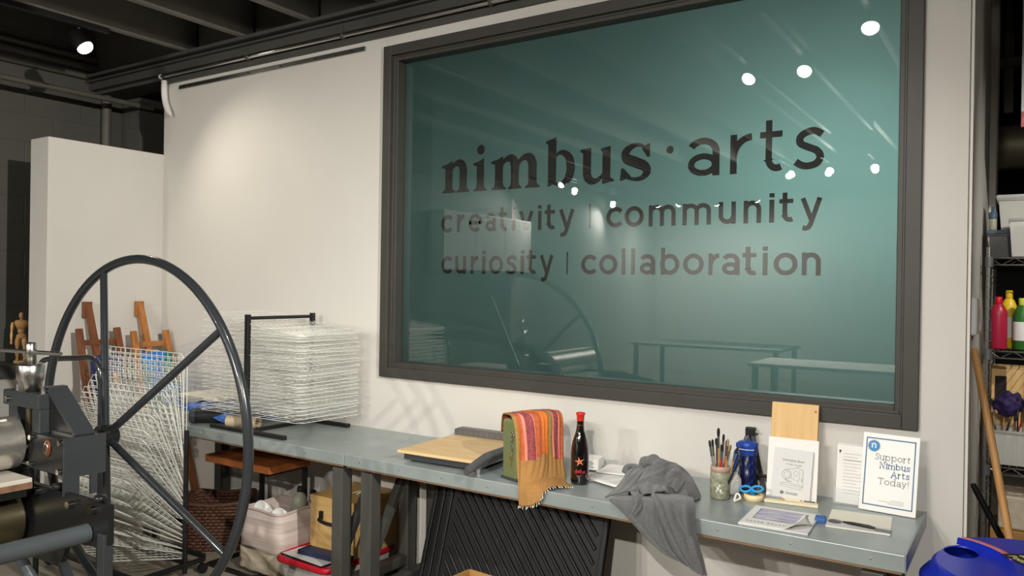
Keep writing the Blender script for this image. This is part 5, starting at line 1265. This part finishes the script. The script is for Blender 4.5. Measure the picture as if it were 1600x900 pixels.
# ------------------------------------------------------------------ right edge: blue bin
t = thing('recycling_bin', 'round blue recycling bin with a holed lid and a black label at the right corner', 'bin', (0.03, -0.42, 0))
MB().lathe([(0,0.0),(0.225,0.0),(0.235,0.01),(0.272,0.66),(0.285,0.665),(0.285,0.69),(0.262,0.69),(0.225,0.02),(0,0.02)], 64, 'binblue').build('bin_body', None, t)
b = MB(); b.lathe([(0.270,0.655),(0.305,0.660),(0.312,0.668),(0.312,0.690),(0.300,0.704),(0.286,0.712),(0.276,0.738),(0.264,0.748)], 72, 'binblue')
hc = (-0.198, 0.085); ha, hb = 0.052, 0.070
bm = bmesh.new(); NO = 72
o_ = [bm.verts.new((0.264*math.cos(2*PI*i/NO), 0.264*math.sin(2*PI*i/NO), 0.748)) for i in range(NO)]
hp = [(hc[0]+ha*math.cos(2*PI*i/40), hc[1]+hb*math.sin(2*PI*i/40)) for i in range(40)]
h_ = [bm.verts.new((x, y, 0.748)) for x, y in hp]
es = [bm.edges.new((o_[i], o_[(i+1) % NO])) for i in range(NO)]+[bm.edges.new((h_[i], h_[(i+1) % 40])) for i in range(40)]
bmesh.ops.triangle_fill(bm, use_beauty=True, edges=es, normal=(0,0,1)); b.bm(bm, 'binblue')
b.grid([[(x,y,0.748) for x,y in hp], [(hc[0]+(x-hc[0])*.96, hc[1]+(y-hc[1])*.98, 0.742) for x,y in hp]], 'binblue', closed=True)
b.build('lid', None, t)
# raised half of the lid behind an arc
c0 = [(-0.238+0.02, 0.165), (-0.175, 0.150), (-0.120, 0.105), (-0.075, 0.035), (-0.05, -0.06), (-0.04, -0.16), (-0.035, -0.25)]
ar = [(p.x, p.y) for p in spline([(x,y,0) for x,y in c0], 30)]
outer = [(0.262*math.cos(R(a)), 0.262*math.sin(R(a))) for a in range(-96, 143, 6)]
poly = ar[::-1][::-1]+[]
ring_ = outer[::-1]
b = MB(); bm = bmesh.new(); pp = ar+outer
top = [bm.verts.new((x*.985, y*.985, 0.772)) for x, y in pp]; bot = [bm.verts.new((x, y, 0.748)) for x, y in pp]
f = bm.faces.new(top); n_ = len(pp)
for i in range(n_): bm.faces.new((bot[i], bot[(i+1) % n_], top[(i+1) % n_], top[i]))
f.normal_update(); bmesh.ops.triangulate(bm, faces=[f]); b.bm(bm, 'binblue'); b.build('raised_lid_half', None, t)
b = MB(); n1 = 18
b.grid([[(x*.975+.010*s_, y*.975+.012*s_, 0.7732) for x, y in ar[1:n1]] for s_ in (0, .55, 1.1, 1.6)], 'pinktape'); o = b.build('pink_tape', None, t); md = o.modifiers.new('t', 'SOLIDIFY'); md.thickness = 0.001
ld = math.atan2(-0.13, 0.045)
ml = Matrix.Translation((0.023, 0.024, 0.7735)) @ Matrix.Rotation(R(-52), 4, 'Z')
MB().bbox(-0.085,-0.075,-0.001,0.145,0.055,0.0008,0.0004,'labelblack',ml).build('black_label', None, t)
for i, (s_, x, y, z_) in enumerate((('Bottles', -0.066, -0.066, .034), ('& Cans', -0.066, -0.028, .034), ('ONLY', -0.066, 0.012, .034))):
    text(s_, z_, 'labelyellow', 'label_print', t, ml @ Matrix.Translation((x, y, 0.0014)), offset=0.0012)

# ------------------------------------------------------------------ right edge: shelving behind the wall end
SY = 0.95
t = thing('wire_shelving', 'chrome wire shelving unit standing behind the right end of the white wall', 'shelving', (0.30, 1.15, 0))
for x in (-0.148, 0.76):
    for y in (SY, SY+0.42):
        b = MB().cyl((x,y,0.012), (x,y,1.815), 0.0125, n=14, m='chromewire')
        for k in range(36): b.cyl((x,y,0.05*k+.03), (x,y,0.05*k+.034), 0.0133, n=12, m='trimgrey')
        b.build('post', None, t, world=True)
        MB().lathe([(0,0),(0.016,0),(0.013,0.02),(0,0.02)], 12, 'blackmetal', (x,y,0)).build('foot', None, t, world=True)
for z in (1.765, 1.335, 0.800, 0.16):
    b = MB(); lp = [(-0.148,SY), (0.76,SY), (0.76,SY+.42), (-0.148,SY+.42)]
    for dz in (0.0, -0.032): b.tube([(x,y,z+dz) for x,y in lp], 0.0038, 6, 'chromewire', closed=True)
    for p, q in ((lp[0],lp[1]), (lp[3],lp[2]), (lp[0],lp[3])):
        n = 18; b.tube([(p[0]+(q[0]-p[0])*k/n, p[1]+(q[1]-p[1])*k/n, z-0.032*(k % 2)) for k in range(n+1)], 0.0024, 5, 'chromewire', smooth=False)
    for k in range(1, 30): x = -0.148+.908*k/30; b.tube([(x,SY,z+.004),(x,SY+.42,z+.004)], 0.0018, 4, 'chromewire', caps=False)
    for x in (-0.148, 0.76):
        for y in (SY, SY+.42): b.cyl((x,y,z-.042),(x,y,z+.006),0.017,n=12,m='trimgrey')
    b.build('wire_shelf', None, t, world=True)
def tub(x0, y0, z0, x1, y1, z1, name, lab, body, lid=None, cat='storage bin', contents=None):
    t = thing(name, lab, cat, ((x0+x1)/2, (y0+y1)/2, z0))
    zt = z1-(0.018 if lid else 0); ix = 0.012; 
    P = lambda f, z: [(x0+f,y0+f,z),(x1-f,y0+f,z),(x1-f,y1-f,z),(x0+f,y1-f,z)]
    b = MB(); b.grid([P(ix,z0), P(0,zt), P(0.003,zt), P(ix+.003,z0+.004)], body, smooth=False, closed=True); b.add(P(ix,z0), [(3,2,1,0)], body)
    b.tube(P(-0.003, zt-.004), 0.006, 8, body, closed=True); b.build('tub', None, t, world=True)
    if lid: MB().bbox(x0-.010,y0-.010,zt-.002,x1+.010,y1+.010,z1,0.006,lid).build('lid', None, t, world=True)
    return t
tub(-0.158, 1.10, 1.772, 0.16, 1.36, 1.905, 'grey_bin', 'grey bin with a slate blue lid on the top wire shelf', 'trimgrey', 'lidblue')
tub(-0.072, 0.955, 1.772, 0.28, 1.085, 1.945, 'clear_bin', 'milky clear bin in front of the grey bin on the top wire shelf', 'clearplastic')
solo(MB().bbox(-0.052,0.975,1.780,0.25,1.065,1.915,0.01,'tan'), 'packed_cloth', None, 'tan cloth packed inside the milky clear bin', 'cloth')
tub(-0.120, 1.12, 1.907, 0.20, 1.35, 2.075, 'clear_bin', 'milky clear bin of lime and pink things, topmost on the wire shelves', 'clearplastic', 'clearplastic')
b = MB(); b.ball((-0.03,1.20,1.985), 0.055, 'lime', (1.1,1,.85)).ball((0.06,1.22,1.98), 0.05, 'yellow', (1,1,.9)); solo(b, 'lime_cloth', None, 'lime green cloth bundled inside the topmost clear bin', 'cloth')
solo(MB().bbox(-0.10,1.14,1.912,0.18,1.33,1.932,0.004,'pink'), 'pink_sheet', None, 'pink sheet at the bottom of the topmost clear bin', 'sheet')
t = thing('small_jar', 'small jar with a dark slate lid on the grey bin beside the clear bin', 'jar', (-0.142, 1.13, 1.9065))
MB().lathe([(0,0),(0.016,0),(0.017,0.004),(0.017,0.052),(0.014,0.058)], 20, 'greybottle').build('jar_body', None, t)
MB().lathe([(0.018,0.055),(0.0185,0.058),(0.0185,0.085),(0.008,0.09),(0.008,0.115),(0,0.116)], 20, 'lidblue').build('jar_lid', None, t)
def paint_bottle(x, y, z, h, r, m, lab, cap, label=None):
    t = thing('paint_bottle', lab, 'bottle', (x, y, z), group='paint bottles on the wire shelf')
    MB().lathe([(0,0),(r*.94,0),(r,0.006),(r,h*.66),(r*.92,h*.74),(r*.62,h*.83),(r*.36,h*.87),(r*.36,h*.89)], 28, m, mtx=Matrix.Diagonal((1,.8,1,1))).build('bottle_body', None, t)
    MB().lathe([(r*.42,h*.86),(r*.44,h*.87),(r*.44,h*.98),(r*.36,h),(0,h)], 18, cap).build('cap', None, t)
    if label: MB().lathe([(r*1.005,h*.18),(r*1.012,h*.2),(r*1.012,h*.52),(r*1.005,h*.54)], 28, label, mtx=Matrix.Diagonal((1,.8,1,1))).build('bottle_label', None, t)
paint_bottle(-0.110, 1.02, 1.3415, 0.245, 0.036, 'redpaint', 'crimson paint bottle nearest the shelf post', 'redlid')
paint_bottle(-0.070, 1.12, 1.3415, 0.275, 0.034, 'yellow', 'yellow paint bottle behind the crimson bottle', 'yellow', 'white')
paint_bottle(-0.016, 1.03, 1.3415, 0.240, 0.036, 'greenb', 'green paint bottle cut by the right edge of the photo', 'lime', 'white')
tub(-0.125, 0.98, 0.806, 0.30, 1.15, 0.965, 'brush_tub', 'milky grey tub crowded with brushes on the middle wire shelf', 'clearplastic')
t = thing('wooden_crate', 'amber wooden board box behind the brush tub', 'crate', (0.10, 1.27, 0.806))
MB().bbox(-0.14,1.19,0.806,0.40,1.35,1.245,0.004,'panelwood').build('crate_body', None, t, world=True)
for x in (-0.10, 0.02): MB().bbox(x-.024,1.184,1.10,x+.024,1.192,1.20,0.003,'bristle').build('dark_slot', None, t, world=True)
random.seed(11)
BM = ['brushblack','brushtan','brushgrey','brushred','brushtan']; BT = ['round','flat','fan']
for i in range(14):
    x = -0.105+0.016*i+random.uniform(-.006,.006); y = 1.02+0.08*random.random()
    brush((x, y, 0.815), random.uniform(-.25,.3), random.uniform(-.12,.15), random.uniform(.20,.33), BM[i % 5], 'bristle' if i % 3 else 'tanbristle', BT[i % 3], 'brush standing in the crowded milky grey tub on the wire shelf', 'brushes in the milky grey tub')
t = thing('dark_cloth', 'dark purple cloth bundle lying over the brushes in the grey tub', 'cloth', (-0.06, 1.06, 1.08))
bm = bmesh.new(); bmesh.ops.create_icosphere(bm, subdivisions=4, radius=1)
for v in bm.verts:
    k = 1+0.35*mathutils.noise.noise(v.co*2.2)+.12*mathutils.noise.noise(v.co*6); v.co = Vector((v.co.x*.062*k, v.co.y*.05*k, v.co.z*.055*k))
MB().bm(bm, 'purple', True).build('bundle', None, t)
tub(-0.12, 0.98, 0.168, 0.26, 1.30, 0.42, 'white_bin', 'off white bin on the lowest wire shelf', 'cream')
solo(MB().bbox(-0.13,1.0,0.423,0.25,1.28,0.50,0.004,'kraft'), 'kraft_box', None, 'dark kraft box on the off white bin of the lowest wire shelf', 'box')
solo(MB().bbox(-0.10,1.02,0.502,0.27,1.26,0.66,0.012,'creamcloth'), 'cloth_bale', None, 'pale folded cloth bale under the middle wire shelf', 'cloth')

# sticks leaning at the wall end, box on the return wall
t = thing('broomstick', 'tan wooden stick leaning at the right end of the white wall', 'stick', (-0.05, 0.15, 0))
p0, p1 = Vector((0.085, 0.03, 0.012)), Vector((-0.170, 0.26, 1.385))
MB().tube([p0, p0+(p1-p0)*.02, p0+(p1-p0)*.985, p1], [0.012,0.0145,0.0145,0.009], 14, 'stick').build('pole', None, t, world=True)
t = thing('black_stick', 'black stick leaning low behind the blue bin', 'stick', (0.0, 0.3, 0))
p0, p1 = Vector((0.235, 0.42, 0.012)), Vector((-0.172, 0.36, 0.83))
MB().tube([p0, p0+(p1-p0)*.02, p0+(p1-p0)*.97, p1], [0.010,0.0125,0.0125,0.010], 12, 'blackmetal').build('pole', None, t, world=True)
t = thing('wall_dispenser', 'rounded white plastic box on the narrow side of the wall end', 'box', (-0.185, 0.33, 1.43))
MB().bbox(-0.184, 0.20, 1.435, -0.158, 0.50, 1.585, 0.012, 'white', seg=3).build('case', None, t, world=True)
MB().box(-0.1582, 0.40, 1.48, -0.1572, 0.42, 1.55, 'trimgrey').build('slot', None, t, world=True)
struct(MB().bbox(-0.184, 0.012, 0.0, -0.172, 0.075, 3.5, 0.002), 'trim_3', 'ptrim')
struct(MB().bbox(-0.184, 1.75, 0.0, -0.150, 2.05, 3.5, 0.003), 'trim_4', 'ptrim')
# storage room beyond: spiral duct and struts
t = thing('spiral_duct', 'dull grey spiral duct crossing the dark storage room', 'duct', (1.0, 2.4, 2.50))
b = MB().cyl((-0.36,2.4,2.50), (4.8,2.4,2.50), 0.135, n=36, m='duct')
for k in range(14): b.cyl((-0.20+k*.35,2.4,2.50), (-0.19+k*.35,2.4,2.50), 0.139, n=36, m='duct')
b.build('duct_pipe', None, t, world=True)
solo(MB().bbox(-0.36,2.25,2.97,4.8,2.30,3.02,0.003), 'ceiling_strut', 'pipe', 'horizontal grey strut under the ceiling of the dark storage room', 'strut')
solo(MB().bbox(-0.135,2.31,2.70,-0.085,2.36,3.56,0.003), 'ceiling_strut', 'pipe', 'vertical grey strut hanging in the dark storage room', 'strut')
t = thing('hanging_sign', 'white panel hanging at the very top right corner', 'panel', (0.35, 1.0, 2.35))
MB().bbox(-0.034,0.99,2.44,0.40,1.0,3.0,0.002,'white').build('panel_face', None, t, world=True)
MB().bbox(-0.034,0.988,2.37,0.40,1.002,2.438,0.002,'pinktape').build('lower_strip', None, t, world=True)

# ------------------------------------------------------------------ work tables behind the camera, seen in the window's reflection
def work_table(x0, y0, x1, y1, z, lab):
    t = thing('work_table', lab, 'table', ((x0+x1)/2, (y0+y1)/2, 0))
    MB().bbox(x0,y0,z-.035,x1,y1,z,0.004,'paper').build('table_top', None, t, world=True)
    for x in (x0+.06, x1-.06):
        for y in (y0+.06, y1-.06): MB().bbox(x-.025,y-.025,0,x+.025,y+.025,z-.035,0.002,'legpaint').build('leg', None, t, world=True)
work_table(-4.3, -6.9, -2.4, -5.9, 0.90, 'white topped work table reflected at the middle of the window')
work_table(-2.3, -5.1, -0.9, -4.3, 0.88, 'white topped work table reflected at the lower right of the window')
t = thing('wall_cabinet', 'white hung cabinet reflected behind the lettering of the window', 'cabinet', (-6.0, -4.9, 1.8))
MB().bbox(-6.098,-5.98,1.79,-5.90,-3.98,2.52,0.004,'white').build('cabinet_body', None, t, world=True)
for k in range(3): MB().bbox(-5.902,-5.97+k*.663,1.80,-5.885,-5.315+k*.663,2.51,0.003,'white').build('door', None, t, world=True)
